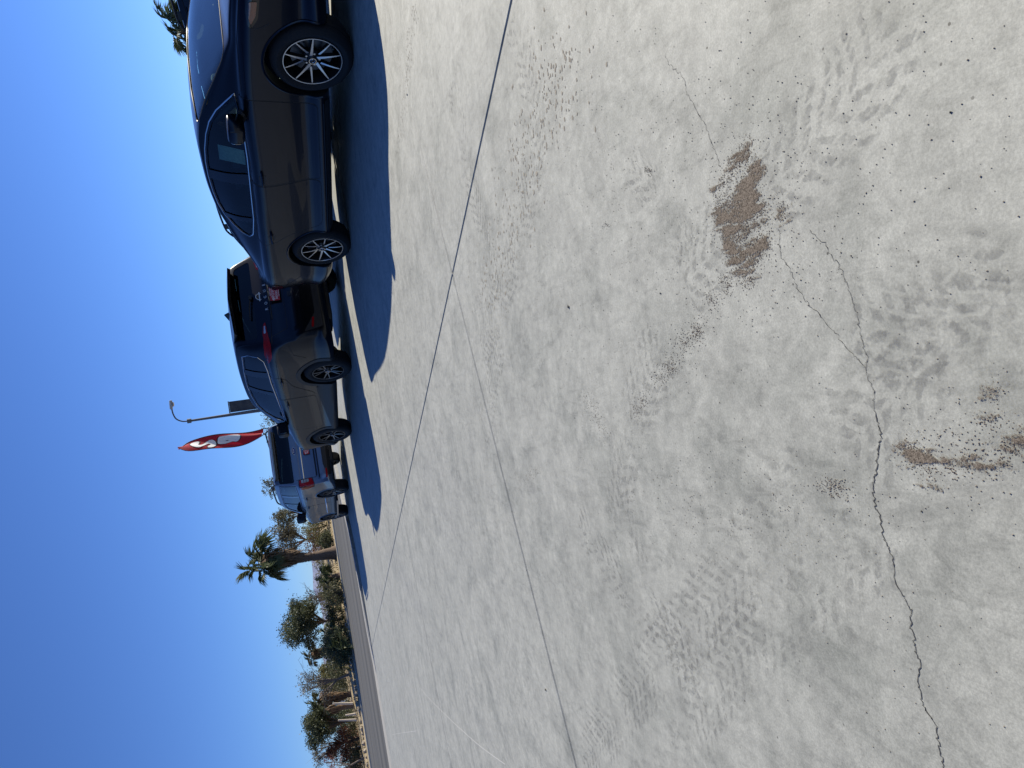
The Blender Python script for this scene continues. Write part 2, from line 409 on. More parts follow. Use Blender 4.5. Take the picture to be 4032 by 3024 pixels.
            for key, xa, xb in (('windshield', 1.5, S['ws_x']), ('rear_window', s.x0 - 1, S['rw_x'])):
                A = S[key]; n = len(A)
                s.bool(o, [(xa, y, z) for y, z in A] + [(xb, y, z) for y, z in A],
                       [(i, (i + 1) % n, n + (i + 1) % n, n + i) for i in range(n)] + [tuple(range(n))[::-1], tuple(range(n, 2 * n))], BLACK)
        o.parent = s.root; me = o.data; me.name = 'body'; me.polygons.foreach_set('use_smooth', [True] * len(me.polygons)); me.set_sharp_from_angle(angle=R(32)); me.update()
    # projection of a 2D outline on the bodywork
    def hit(s, a, b, axis):
        if axis in ('L', 'R'):
            sg = 1 if axis == 'L' else -1; r = s.bvh.ray_cast(Vector((a, sg * 3, b)), Vector((0, -sg, 0)))
        elif axis == 'F': r = s.bvh.ray_cast(Vector((8, a, b)), Vector((-1, 0, 0)))
        elif axis == 'T': r = s.bvh.ray_cast(Vector((a, b, 5)), Vector((0, 0, -1)))
        else: r = s.bvh.ray_cast(Vector((-12, a, b)), Vector((1, 0, 0)))
        if r[0] is None: return None
        n = r[1]; d = {'L': Vector((0, 1, 0)), 'R': Vector((0, -1, 0)), 'F': Vector((1, 0, 0)), 'B': Vector((-1, 0, 0)), 'T': Vector((0, 0, 1))}[axis]
        if n.dot(d) < 0: n = -n
        return r[0], n
    def decal(s, name, P, axis, off, m, parent=None, step=.04, smooth=True, label=None):
        V2, F2 = grid_poly(P, step); V = []; ok = []
        for a, b in V2:
            h_ = s.hit(a, b, axis)
            if h_: V.append(h_[0] + h_[1] * off); ok.append(True)
            else: V.append(Vector((0, 0, 0))); ok.append(False)
        F = [f for f in F2 if all(ok[i] for i in f)]
        F = [f for f in F if max((V[f[i]] - V[f[i - 1]]).length for i in range(len(f))) < .16]
        if not F: return None
        me_o = mesh(name, V, F, m, parent or s.root, smooth)
        # outward normals
        d = {'L': (0, 1, 0), 'R': (0, -1, 0), 'F': (1, 0, 0), 'B': (-1, 0, 0), 'T': (0, 0, 1)}[axis]
        if sum((p.normal.dot(Vector(d)) * p.area) for p in me_o.data.polygons) < 0: me_o.data.flip_normals()
        if label: me_o['label'] = label
        return me_o
    def line(s, name, P, axis, rad, m, parent=None, closed=False, off=0, dens=.03):
        Q = []
        k = len(P)
        for i in range(k if closed else k - 1):
            a, b = P[i], P[(i + 1) % k]; L_ = math.hypot(b[0] - a[0], b[1] - a[1]); n = max(1, int(L_ / dens))
            for j in range(n): Q.append((a[0] + (b[0] - a[0]) * j / n, a[1] + (b[1] - a[1]) * j / n))
        if not closed: Q.append(P[-1])
        pts = [h_[0] + h_[1] * off for h_ in (s.hit(a, b, axis) for a, b in Q) if h_]
        if len(pts) < 2: return
        mb = MB(); mb.tube(pts, rad, 6, closed=closed); return mb.build(name, m, parent or s.root)
    def glaze(s):
        S = s.S
        for P in S['side_windows']:
            for ax in ('L', 'R'):
                g = s.decal('side_window', P['poly'], ax, -.008, P.get('m', GLASS))
        s.decal('windshield', S['windshield'], 'F', -.006, GLASS)
        s.decal('rear_window', S['rear_window'], 'B', -.006, S.get('rw_m', GLASS))
    def seats(s, rows, zc=.0):
        for x in rows:
            for y in (.37, -.37):
                mb = MB()
                sq = lambda c, d, tilt: mb_round(mb, c, d, tilt)
                sq((x + .22, y, .52 + zc), (.52, .5, .16), 0); sq((x - .08, y, .80 + zc), (.13, .48, .56), -.2); sq((x - .19, y, 1.15 + zc), (.09, .26, .17), -.15)
                mb.build('seat', SEATM, s.root)
        mb = MB(); mb_round(mb, (S_dash(s), 0, .84 + zc), (.45, 1.4, .22), .1); mb.build('dashboard', INTR, s.root)
        mb = MB(); c = Vector((S_dash(s) - .38, s.S.get('drv', .37), .90 + zc)); ring = [c + Vector((math.cos(a) * .19 * .35, math.sin(a) * .19, math.cos(a) * .19 * .93)) for a in np.linspace(0, 2 * math.pi, 24, endpoint=False)]
        mb.tube(ring, .015, 6, closed=True); mb.tube([ring[6], c, ring[18]], .015, 6); mb.build('steering_wheel', INTR, s.root)
    def wheels(s, kind):
        S = s.S
        W = wheel_meshes(kind, S['rt'], S['rr'], S.get('tw', .225))
        for wx in (0, -s.WB):
            for sd_ in (1, -1):
                e = bpy.data.objects.new('wheel', None); e.location = (wx, sd_ * (S['face']), S['rt']); e.rotation_euler = (0, (.35 if wx == 0 else 1.1) * sd_, 0 if sd_ > 0 else math.pi)
                # spin about own axle, outer face towards +y local
                e.rotation_mode = 'XYZ'; e.empty_display_size = .1; link(e, s.root)
                for nm, me, rot in W:
                    o = bpy.data.objects.new(nm, me); o.rotation_euler = (0, rot, 0); link(o, e)
def S_dash(s): return s.S['cab'][1] - .28
def mb_round(mb, c, d, tilt):
    """rounded box (superellipsoid) tilted about y"""
    n, m_ = 12, 8; V = []; e = .35
    f = lambda t: math.copysign(abs(t) ** e, t)
    for i in range(m_ + 1):
        ph = -math.pi / 2 + math.pi * i / m_
        for j in range(n):
            th = 2 * math.pi * j / n
            x = f(math.cos(ph)) * f(math.cos(th)) * d[0] / 2; y = f(math.cos(ph)) * f(math.sin(th)) * d[1] / 2; z = f(math.sin(ph)) * d[2] / 2
            x2 = x * math.cos(tilt) + z * math.sin(tilt); z2 = -x * math.sin(tilt) + z * math.cos(tilt)
            V.append((c[0] + x2, c[1] + y, c[2] + z2))
    F = [(i * n + j, i * n + (j + 1) % n, (i + 1) * n + (j + 1) % n, (i + 1) * n + j) for i in range(m_) for j in range(n)]
    mb.add(V, F)
_wm = {}
def wheel_meshes(kind, rt, rr, tw):
    key = (kind, rt, rr, tw)
    if key in _wm: return _wm[key]
    out = []
    tmp = []
    def fin(mb, name, mats):
        o = mb.build(name, mats); me = o.data; bpy.data.objects.remove(o); return me
    t = MB(); b = .012
    t.lathe([(rr + .004, -.012), (rr + .02, .004), (rr + .05, .012), (rt - .035, .006), (rt - .012, -.012), (rt, -.035), (rt + .001, -.06), (rt - .004, -.064), (rt - .004, -.070), (rt + .001, -.074), (rt + .001, -tw / 2 - .004), (rt - .004, -tw / 2), (rt + .001, -tw / 2 + -.008),
             (rt + .001, -tw + .06), (rt - .012, -tw + .012), (rt - .04, -tw), (rr, -tw + .01)], 72)
    out.append(('tyre', fin(t, 'tyre', RUBBER), 0))
    r = MB(); r.lathe([(rr + .003, -.010), (rr, -.002), (rr - .006, -.002), (rr - .010, -.012), (rr - .018, -.05), (rr - .03, -tw * .9)], 72)
    ring = MB(); ring.lathe([(rr + .004, -.010), (rr + .001, .001), (rr - .005, .001), (rr - .0075, -.006)], 72)
    out.append(('rim', fin(r, 'rim', ALLOY_DK if kind != 'x' else ALLOY_GR), 0)); out.append(('rim_edge', fin(ring, 'rim_edge', MACH if kind == 'sedan' else ALLOY_GR), 0))
    d = MB(); d.lathe([(0, -.085), (.165 * rr / .23, -.085), (.165 * rr / .23, -.10), (0, -.10)], 48); out.append(('brake_disc', fin(d, 'brake_disc', DISC), 0))
    def spoke(r0, a0, r1, a1, w0, w1, face, side, z0, z1, dep):
        mb = MB(); N = 7; V = []
        for i in range(N):
            q = i / (N - 1); cx_ = r0 * math.cos(a0) * (1 - q) + r1 * math.cos(a1) * q; cz_ = r0 * math.sin(a0) * (1 - q) + r1 * math.sin(a1) * q
            ra = math.hypot(cx_, cz_); an = math.atan2(cz_, cx_)
            ww = (w0 + (w1 - w0) * q) / 2; y = z0 + (z1 - z0) * q + .004 * math.sin(math.pi * q)
            c = (ra * math.cos(an), ra * math.sin(an)); tn = (-math.sin(an), math.cos(an))
            for dy, kk in ((0, .82), (0, -.82), (-.006, -1), (-dep, -1), (-dep, 1), (-.006, 1)):
                V.append((c[0] + tn[0] * ww * kk, y + dy, c[1] + tn[1] * ww * kk))
        F = []; M_ = []
        for i in range(N - 1):
            for j in range(6):
                a = i * 6 + j; b_ = i * 6 + (j + 1) % 6; F.append((a, b_, b_ + 6, a + 6)); M_.append(0 if j == 0 else 1)
        F.append(tuple(range(6))); M_.append(1); F.append(tuple(range((N - 1) * 6, N * 6))[::-1]); M_.append(1)
        me = bpy.data.meshes.new('spoke'); me.from_pydata(V, [], F); me.materials.append(face); me.materials.append(side); me.polygons.foreach_set('material_index', M_)
        bm = bmesh.new(); bm.from_mesh(me); bmesh.ops.recalc_face_normals(bm, faces=bm.faces[:]); bm.to_mesh(me); bm.free()
        return me
    if kind == 'sedan':
        A = spoke(.045, .10, rr - .004, .33, .030, .009, MACH, ALLOY_DK, -.022, -.006, .035)
        B = spoke(.075, -.16, rr - .004, -.30, .021, .009, MACH, ALLOY_DK, -.028, -.006, .035)
        for k in range(5): out.append(('spoke', A, k * 2 * math.pi / 5)); out.append(('spoke', B, k * 2 * math.pi / 5))
    elif kind == 'suv':
        A = spoke(.04, 0, rr - .004, .16, .034, .014, ALLOY_GR, ALLOY_DK, -.03, -.006, .03); B = spoke(.05, 0, rr - .004, -.24, .026, .012, ALLOY_GR, ALLOY_DK, -.034, -.006, .03)
        for k in range(5): out.append(('spoke', A, k * 2 * math.pi / 5)); out.append(('spoke', B, k * 2 * math.pi / 5))
    else:
        A = spoke(.04, .03, rr - .004, .17, .04, .026, ALLOY_GR, ALLOY_DK, -.03, -.006, .03); B = spoke(.04, -.03, rr - .004, -.17, .04, .026, ALLOY_GR, ALLOY_DK, -.03, -.006, .03)
        for k in range(6): out.append(('spoke', A, k * 2 * math.pi / 6)); out.append(('spoke', B, k * 2 * math.pi / 6))
    h_ = MB(); h_.lathe([(0, -.012), (.028, -.014), (.034, -.02), (.06, -.034), (.075, -.05), (.075, -.09)], 32)
    for k in range(5):
        a = k * 2 * math.pi / 5 + .6; c = (.057 * math.cos(a), .057 * math.sin(a))
        h_.box((c[0], -.036, c[1]), (.014, .016, .014), 1)
    out.append(('hub_cap', fin(h_, 'hub_cap', [ALLOY_DK, MACH]), 0))
    c_ = MB(); c_.lathe([(.030, -.012), (.030, -.008), (.026, -.008), (.026, -.012)], 32); c_.lathe([(.02, -.011), (.017, -.008), (.014, -.011)], 24)
    out.append(('hub_badge', fin(c_, 'hub_badge', CHROME), 0))
    _wm[key] = out; return out
def copy_tree(o, parent=None):
    c = o.copy(); COL.objects.link(c); c.parent = parent
    for ch in [x for x in o.children]: copy_tree(ch, c)
    return c
def text_mesh(name, txt, size, m, parent, mtx, ext=.001, ax='CENTER'):
    cu = bpy.data.curves.new(name, 'FONT'); cu.body = txt; cu.size = size; cu.extrude = ext; cu.align_x = ax; cu.align_y = 'CENTER'; cu.resolution_u = 3
    t = bpy.data.objects.new('t', cu); COL.objects.link(t); bpy.context.view_layer.update()
    me = bpy.data.meshes.new_from_object(t.evaluated_get(bpy.context.evaluated_depsgraph_get())); bpy.data.objects.remove(t)
    me.materials.clear(); me.materials.append(m); o = bpy.data.objects.new(name, me); link(o, parent); o.matrix_local = mtx; return o
def mirror(car, x, y, z, m, d=(.15, .24, .17)):
    for sg in (1, -1):
        mb = MB(); mb_round(mb, (x, sg * (y + .11), z), d, .12)
        o = mb.build('side_mirror', m, car.root)
        mb = MB(); mb.tube([(x + .03, sg * (y - .06), z - .09), (x + .02, sg * (y + .02), z - .06), (x, sg * (y + .06), z - .03)], [.05, .035, .035], 10); mb.build('mirror_arm', BLACK, o)
        mb = MB(); mb_round(mb, (x - d[0] / 2 - .002, sg * (y + .115), z + .005), (.008, d[1] * .84, d[2] * .78), .12); mb.build('mirror_glass', CHROME if m is P_SEDAN else GLOSSBLK, o)
def rear_mtx(x, y, z, tilt=0):
    # text facing -x, reading from left (+y) to right (-y)
    return Matrix.Translation((x, y, z)) @ Matrix(((0, 0, -1, 0), (-1, 0, 0, 0), (0, 1, 0, 0), (0, 0, 0, 1))) @ Matrix.Rotation(tilt, 4, 'X')

# ------------------------------------------------------------------ ground
A_ = Vector((-.4, .9165)); B_ = Vector((-.9165, -.4)); O_ = Vector((.58, 3.49))
def W(s, t, z=0.0): p = O_ + A_ * s + B_ * t; return (p.x, p.y, z)
SP = 4.13
g = mesh('ground', [(-9000, -3000, -.09), (9000, -3000, -.09), (9000, 12000, -.09), (-9000, 12000, -.09)], [(0, 1, 2, 3)], DIRT); tag(g, kind='structure')
TT = [-200, -60, -20, -12, -8, -5.6, -4.5, -3.6, -2.6, -1.4, -.6, 0, .35, 14, 60]
def s_edge(t): return float(np.interp(t, TT, [27, 27, 27, 26, 24, 21.7, 20.5, 19.2, 18.2, 17.95, 17.9, 17.85, 17.85, 17.85, 17.85]))
def s_kerb(t): return float(np.interp(t, TT, [25.6, 25.6, 25.6, 24.8, 22.9, 20.5, 19.2, 17.8, 16.9, 16.5, 16.45, 16.45, 16.45, 16.45, 16.45]))
V = []; F = []
for i, t in enumerate(TT[1:-1]): V += [W(-9, t, -.022), W(s_kerb(t), t, -.022)]
for i in range(len(TT) - 3): F.append((2 * i, 2 * i + 1, 2 * i + 3, 2 * i + 2))
lot = mesh('concrete_lot', V, F, JOINT); tag(lot, kind='structure')
def halfcut(P, s0, t0, s1, t1):
    f = lambda p: (p[0] - s0) * (t1 - t0) - (p[1] - t0) * (s1 - s0); out = []
    for i in range(len(P)):
        a, b = P[i], P[(i + 1) % len(P)]; da, db = f(a), f(b)
        if da <= 0: out.append(a)
        if da * db < 0: q = da / (da - db); out.append((a[0] + (b[0] - a[0]) * q, a[1] + (b[1] - a[1]) * q))
    return out
for i in range(-2, 6):
    for j in range(-6, 3):
        s0, s1 = i * SP + .0072, (i + 1) * SP - .0072; t0, t1 = j * SP + .0042, (j + 1) * SP - .0042
        P = [(s0, t0), (s0, t1), (s1, t1), (s1, t0)]
        if s1 > 16.4: P = halfcut(P, s_kerb(t0) - .01, t0, s_kerb(t1) - .01, t1)
        if len(P) < 3: continue
        cx_ = sum(p[0] for p in P) / len(P); cy_ = sum(p[1] for p in P) / len(P)
        if len(P) == 3 and abs((P[1][0] - P[0][0]) * (P[2][1] - P[0][1]) - (P[2][0] - P[0][0]) * (P[1][1] - P[0][1])) < .4: continue
        k = len(P); b = .005; Pi = []
        for p in P: d_ = math.hypot(cx_ - p[0], cy_ - p[1]); Pi.append((p[0] + (cx_ - p[0]) / d_ * b * 1.4, p[1] + (cy_ - p[1]) / d_ * b * 1.4))
        V = [W(p[0], p[1], -.05) for p in P] + [W(p[0], p[1], -b) for p in P] + [W(p[0], p[1], 0) for p in Pi]
        F = [tuple(range(k))[::-1], tuple(range(2 * k, 3 * k))] + [(q, (q + 1) % k, k + (q + 1) % k, k + q) for q in range(k)] + [(k + q, k + (q + 1) % k, 2 * k + (q + 1) % k, 2 * k + q) for q in range(k)]
        o = mesh('slab', V, F, CONC, lot)
        bm = bmesh.new(); bm.from_mesh(o.data); bmesh.ops.recalc_face_normals(bm, faces=bm.faces[:]); bm.to_mesh(o.data); bm.free()
# raised pavement, its kerb sinking to the driveway
V = []; F = []
TP = [-200, -60, -20, -12, -8, -5.6, -4.5, -3.6, -2.6, -1.4, -.6, 0, .35, 14]; hs = [.075] * 9 + [.062, .042, .015, -.003, -.003]
for t, h_ in zip(TP, hs): V += [W(s_kerb(t) + .01, t, -.1), W(s_kerb(t) + .01, t, h_), W(s_kerb(t) + .07, t, h_ + .006), W(s_edge(t) - .03, t, max(h_ * .6, -.003)), W(s_edge(t), t, -.1)]
for i in range(len(TP) - 1):
    for j in range(4): F.append((i * 5 + j, i * 5 + j + 1, (i + 1) * 5 + j + 1, (i + 1) * 5 + j))
sw = mesh('pavement', V, F, KERB); tag(sw, kind='structure')
# road with a faint crown, far kerb
def kerb_s(t): return 41.8 + (3.6 - t) * .26 if t < 3.6 else 41.8
tt = [-160, -90, -60, -40, -25, -20, -12, -8, -5.6, -4.5, -3.6, -2.6, -1.4, 0, 3.6, 12, 30, 60, 120]
V = []; F = []
for t in tt: V += [W(s_edge(t) - .01, t, -.012), W(kerb_s(t) - .02, t, -.012)]
for i in range(len(tt) - 1): F.append((2 * i, 2 * i + 1, 2 * i + 3, 2 * i + 2))
rd = mesh('road', V, F, ASPH); tag(rd, kind='structure')
V = []; F = []
for t in tt: s_ = kerb_s(t); V += [W(s_, t, -.05), W(s_, t, .07), W(s_ + .03, t, .09), W(s_ + .18, t, .09), W(s_ + .2, t, -.05)]
for i in range(len(tt) - 1):
    for j in range(4): F.append((i * 5 + j, i * 5 + j + 1, (i + 1) * 5 + j + 1, (i + 1) * 5 + j))
kb = mesh('far_kerb', V, F, KERB); tag(kb, kind='structure')
# sandy verge of the park, gently banked
def park_z(s, t):
    d = s - kerb_s(t) - .2; q = max(0, min(1, d / 14)); q = q * q * (3 - 2 * q)
    rise = max(0, min(1, (2 - t) / 14)); n = .05 * math.sin(s * 1.3 + t * .7) + .04 * math.sin(t * 2.1 - s * .4)
    return .13 + (.12 + .72 * rise) * q + n * min(1, max(0, d) / 3)
def PZ(x, y):
    q = Vector((x, y)) - O_; return park_z(q.dot(A_), q.dot(B_))
V = []; F = []; nt_ = 90; ns = 26
for i in range(nt_ + 1):
    t = -70 + 120 * i / nt_
    for j in range(ns + 1):
        s_ = kerb_s(t) + .19 + 130 * (j / ns) ** 2.2; V.append(W(s_, t, park_z(s_, t) if j else .085))
for i in range(nt_):
    for j in range(ns): a = i * (ns + 1) + j; F.append((a, a + 1, a + ns + 2, a + ns + 1))
pk = mesh('park_ground', V, F, SAND, smooth=True); tag(pk, kind='structure')
if pk.data.polygons[0].normal.z < 0: pk.data.flip_normals()
# mountains on the horizon
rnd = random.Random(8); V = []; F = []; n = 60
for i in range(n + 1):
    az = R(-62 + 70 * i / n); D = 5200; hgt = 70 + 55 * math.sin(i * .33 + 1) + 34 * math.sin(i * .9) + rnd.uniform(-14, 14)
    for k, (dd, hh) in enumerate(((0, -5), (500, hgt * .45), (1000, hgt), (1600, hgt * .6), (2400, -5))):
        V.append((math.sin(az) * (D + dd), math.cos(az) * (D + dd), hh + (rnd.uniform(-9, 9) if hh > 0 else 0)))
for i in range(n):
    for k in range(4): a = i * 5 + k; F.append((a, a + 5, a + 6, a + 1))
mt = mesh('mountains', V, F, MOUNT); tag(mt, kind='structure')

# ------------------------------------------------------------------ things on the concrete
def px(x, y):  # ground point seen at picture position (used for marks lying on the slab)
    u, v = 3024 - y, x; d = fw + rv * ((u - 1512) / FPX) - uv_ * ((v - 2016) / FPX); t = -CAMH / d.z
    return Vector((d.x * t, d.y * t, 0))
CR = [[(2618, 215), (2640, 262), (2690, 300), (2708, 370), (2735, 420), (2778, 500), (2800, 560), (2822, 610), (2838, 665)],
      [(3068, 905), (3070, 960), (3078, 1015), (3110, 1060), (3138, 1130), (3175, 1185), (3225, 1240), (3285, 1305), (3330, 1365), (3385, 1420), (3412, 1450)],
      [(3190, 915), (3250, 960), (3282, 1015), (3320, 1075), (3345, 1150), (3370, 1225), (3392, 1310), (3402, 1370), (3416, 1410), (3408, 1450), (3420, 1490), (3445, 1545), (3442, 1610), (3458, 1670), (3472, 1700),
       (3462, 1740), (3458, 1790), (3450, 1860), (3438, 1905), (3440, 1975), (3462, 2030), (3480, 2110), (3502, 2160), (3520, 2215), (3526, 2300), (3568, 2360), (3590, 2410), (3586, 2470), (3602, 2540), (3625, 2620), (3616, 2685), (3632, 2760), (3648, 2800), (3690, 2860), (3696, 2930), (3712, 3000), (3722, 3040)]]
for k, (P, wd) in enumerate(zip(CR, (.00035, .0004, .0008))):
    pts = []; rr_ = random.Random(k)
    for i in range(len(P) - 1):
        a, b = px(*P[i]), px(*P[i + 1])
        for j in range(8):
            q = a.lerp(b, j / 8); pts.append(q + Vector((rr_.gauss(0, .0016), rr_.gauss(0, .0016), 0)))
    V = []; F = []
    for i, q in enumerate(pts):
        t = (pts[min(i + 1, len(pts) - 1)] - pts[max(i - 1, 0)]).normalized(); nn = Vector((-t.y, t.x, 0)); ww = wd * (.5 if (k == 2 and i < 100) else 1) * rr_.uniform(.45, 1.3) * (2.0 if rr_.random() < .06 else 1)
        V += [q + nn * ww + Vector((0, 0, .0007)), q - nn * ww + Vector((0, 0, .0007))]
        if i: F.append((2 * i - 2, 2 * i - 1, 2 * i + 1, 2 * i))
    mesh('crack', V, F, CRACK, lot)
OCT = [(1, 0, 0), (-1, 0, 0), (0, 1, 0), (0, -1, 0), (0, 0, 1), (0, 0, -1)]
OF = [(0, 2, 4), (2, 1, 4), (1, 3, 4), (3, 0, 4), (2, 0, 5), (1, 2, 5), (3, 1, 5), (0, 3, 5)]
def grains(name, pts, rng, lo, hi, m, label, parent=None, zs=.6):
    V = []; F = []
    for p in pts:
        r_ = rng.uniform(lo, hi); a = rng.uniform(0, 3.14); c, s_ = math.cos(a), math.sin(a); e = rng.uniform(.6, 1.3); b = len(V)
        for (x, y, z) in OCT: X, Y = x * r_ * e, y * r_; V.append((p[0] + X * c - Y * s_, p[1] + X * s_ + Y * c, r_ * zs * (.8 + z)))
        F += [tuple(i + b for i in f) for f in OF]
    o = mesh(name, V, F, m, parent); tag(o, label=label, kind='stuff'); return o
def inpoly(p, P):
    c = False; j = len(P) - 1
    for i in range(len(P)):
        if (P[i][1] > p[1]) != (P[j][1] > p[1]) and p[0] < (P[j][0] - P[i][0]) * (p[1] - P[i][1]) / (P[j][1] - P[i][1] + 1e-12) + P[i][0]: c = not c
        j = i
    return c
# patches of brown grit (outline in picture pixels, turned into ground points)
PA = [[(2905, 600), (2935, 578), (2955, 585), (2945, 620), (2925, 645), (2905, 680), (2890, 705), (2862, 725), (2838, 740), (2835, 710), (2858, 680), (2885, 650)],
      [(2990, 620), (2995, 660), (2975, 690), (2990, 740), (2995, 790), (3015, 805), (3000, 850), (2975, 880), (2950, 910), (2930, 960), (2905, 1010), (2890, 1030), (2862, 1010), (2848, 960), (2835, 905), (2815, 890), (2808, 840), (2822, 790), (2860, 760), (2900, 745), (2925, 705), (2945, 670), (2970, 640)],
      [(3010, 905), (3035, 930), (3025, 985), (3000, 1015), (2975, 1060), (2935, 1100), (2905, 1105), (2888, 1080), (2905, 1045), (2935, 1005), (2965, 960), (2985, 925)],
      [(3060, 800), (3095, 805), (3090, 840), (3075, 880), (3060, 860)], [(2808, 755), (2830, 762), (2822, 778), (2808, 775)],
      [(3548, 1750), (3600, 1745), (3645, 1790), (3680, 1830), (3680, 1880), (3640, 1870), (3600, 1820), (3550, 1790)],
      [(3720, 1850), (3760, 1815), (3840, 1790), (3880, 1740), (3870, 1800), (3845, 1850), (3790, 1840), (3740, 1870)],
      [(3860, 1650), (3950, 1640), (3940, 1680), (3880, 1680)], [(3940, 1780), (3990, 1750), (4020, 1780), (3990, 1830), (3940, 1820)], [(3905, 1515), (3950, 1510), (3940, 1555), (3900, 1550)], [(3990, 1680), (4032, 1650), (4032, 1700), (4000, 1700)]]
# tyre prints and pale scrapes
def print_mat():
    m = bpy.data.materials.new('tyre_print'); m.use_nodes = True; n = m.node_tree; L = n.links; b = n.nodes['Principled BSDF']
    b.inputs['Base Color'].default_value = (.225, .228, .222, 1); b.inputs['Roughness'].default_value = .75
    g = n.nodes.new('ShaderNodeNewGeometry'); uvn = n.nodes.new('ShaderNodeUVMap'); uvn.uv_map = 'uv'
    sep = n.nodes.new('ShaderNodeSeparateXYZ'); L.new(uvn.outputs[0], sep.inputs[0])
    def M(op, a, c=None, v=None):
        x = n.nodes.new('ShaderNodeMath'); x.operation = op
        for i_, q in enumerate((a, c)):
            if q is None: continue
            if isinstance(q, (int, float)): x.inputs[i_].default_value = q
            else: L.new(q, x.inputs[i_])
        return x.outputs[0]
    def N(sc, det=4):
        no = n.nodes.new('ShaderNodeTexNoise'); no.inputs['Scale'].default_value = sc; no.inputs['Detail'].default_value = det; no.inputs['Roughness'].default_value = .65; L.new(g.outputs['Position'], no.inputs['Vector']); return no.outputs['Fac']
    def sstep(a, lo, hi):
        x = n.nodes.new('ShaderNodeMapRange'); x.interpolation_type = 'SMOOTHSTEP'; x.inputs[1].default_value = lo; x.inputs[2].default_value = hi; L.new(a, x.inputs[0]); return x.outputs[0]
    ua = M('ABSOLUTE', M('SUBTRACT', sep.outputs[0], .5))                      # 0 middle .. .5 shoulder
    ph = M('ADD', M('MULTIPLY', sep.outputs[1], 150.0), M('ADD', M('MULTIPLY', ua, 26.0), M('MULTIPLY', N(20), 9.0)))
    bars = sstep(M('SINE', ph), -.15, .55)
    ribs = sstep(M('ABSOLUTE', M('SINE', M('MULTIPLY', ua, 19.0))), .15, .5)
    edge = M('SUBTRACT', 1.0, sstep(ua, .40, .5)); tip = M('MULTIPLY', sstep(M('MINIMUM', sep.outputs[1], M('SUBTRACT', sep.outputs[2], 0)), 0, .1), 1) if False else edge
    patch = sstep(N(4.5, 5), .38, .58); fine = sstep(N(70, 3), .30, .62)
    al = M('MULTIPLY', M('MULTIPLY', M('MULTIPLY', bars, ribs), M('MULTIPLY', edge, patch)), M('MULTIPLY', fine, .36))
    L.new(al, b.inputs['Alpha']); return m
TP_M = print_mat()
def ribbon(name, P, wd, m, z, ends=True):
    pts = [px(*q) for q in crom([tuple(map(float, p)) for p in P], 8)]; V = []; F = []; uvs = []; d_ = 0
    for i, q in enumerate(pts):
        t = (pts[min(i + 1, len(pts) - 1)] - pts[max(i - 1, 0)]).normalized(); nn = Vector((-t.y, t.x, 0))
        if i: d_ += (q - pts[i - 1]).length
        V += [q + nn * wd / 2 + Vector((0, 0, z)), q - nn * wd / 2 + Vector((0, 0, z))]; uvs += [(0, d_), (1, d_)]
        if i: F.append((2 * i - 2, 2 * i - 1, 2 * i + 1, 2 * i))
    o = mesh(name, V, F, m, lot); ul = o.data.uv_layers.new(name='uv')
    for lp_ in o.data.loops: ul.data[lp_.index].uv = uvs[lp_.vertex_index]
    return o
for k, P in enumerate([[(2300, 3020), (2480, 2740), (2700, 2480), (2950, 2200), (3250, 1850), (3560, 1520), (3900, 1200), (4030, 1080)], [(2700, 3020), (2750, 2800), (2920, 2560), (3180, 2300), (3480, 2080)],
        [(2280, 2050), (2420, 2260), (2620, 2480), (2800, 2700)], [(1780, 330), (1850, 700), (1930, 1050), (1960, 1350), (1900, 1700)], [(2020, 60), (2100, 420), (2080, 760), (1990, 1120), (1900, 1380)],
        [(3500, 60), (3380, 330), (3150, 620), (2950, 820), (2700, 1120)], [(2480, 650), (2620, 820), (2700, 1000)], [(3350, 1250), (3650, 1330), (4000, 1300)], [(2600, 1350), (2480, 1700), (2440, 2000), (2520, 2250)]]):
    ribbon('tyre_print', P, (.19, .17, .17, .2, .2, .17, .12, .16, .18)[k], TP_M, .0004 + .00004 * k)
SCR = mat('pale_scrape', (.46, .46, .45), .8)
for P in ([(1655, 2708), (1690, 2750), (1760, 2820), (1830, 2885), (1900, 2945), (1990, 3010)], [(1545, 2892), (1590, 2885), (1640, 2878)]):
    ribbon('scrape', P, .006, SCR, .0008)
rng = random.Random(5); pts = []; fpts = []; polys_film = []
for P in PA:
    G = [px(*q) for q in P]; xs = [q.x for q in G]; ys = [q.y for q in G]; area = abs(sum(G[i - 1].x * G[i].y - G[i].x * G[i - 1].y for i in range(len(G)))) / 2
    n = int(area / (.0024 ** 2) * 1.0); GG = [(q.x, q.y) for q in G]
    k = 0; polys_film.append(GG)
    while k < n:
        p = (rng.uniform(min(xs), max(xs)), rng.uniform(min(ys), max(ys)))
        if inpoly(p, GG):
            k += 1
            # streaky gaps left by the broom
            u_ = (p[0] * .55 + p[1] * .83) * 46
            if math.sin(u_ + 2.2 * math.sin(p[0] * 60 + p[1] * 31)) > .72 and rng.random() < .75: continue
            sg_ = rng.choice((.003, .006, .014)); pts.append((p[0] + rng.gauss(0, sg_), p[1] + rng.gauss(0, sg_)))
print('grit', len(pts))
def flakes(name, pts, rng, lo, hi, z, m, parent=None):
    V = []; F = []
    for p in pts:
        a = rng.uniform(0, 6.28); r_ = rng.uniform(lo, hi); b = len(V); k = 6; zz_ = z * rng.uniform(.5, 1.3)
        for j in range(k): an = a + j * 6.283 / k; q = r_ * rng.uniform(.5, 1.25); V.append((p[0] + math.cos(an) * q, p[1] + math.sin(an) * q, zz_ * .6))
        V.append((p[0], p[1], zz_)); F += [(b + j, b + (j + 1) % k, b + k) for j in range(k)]
    return mesh(name, V, F, m, parent)
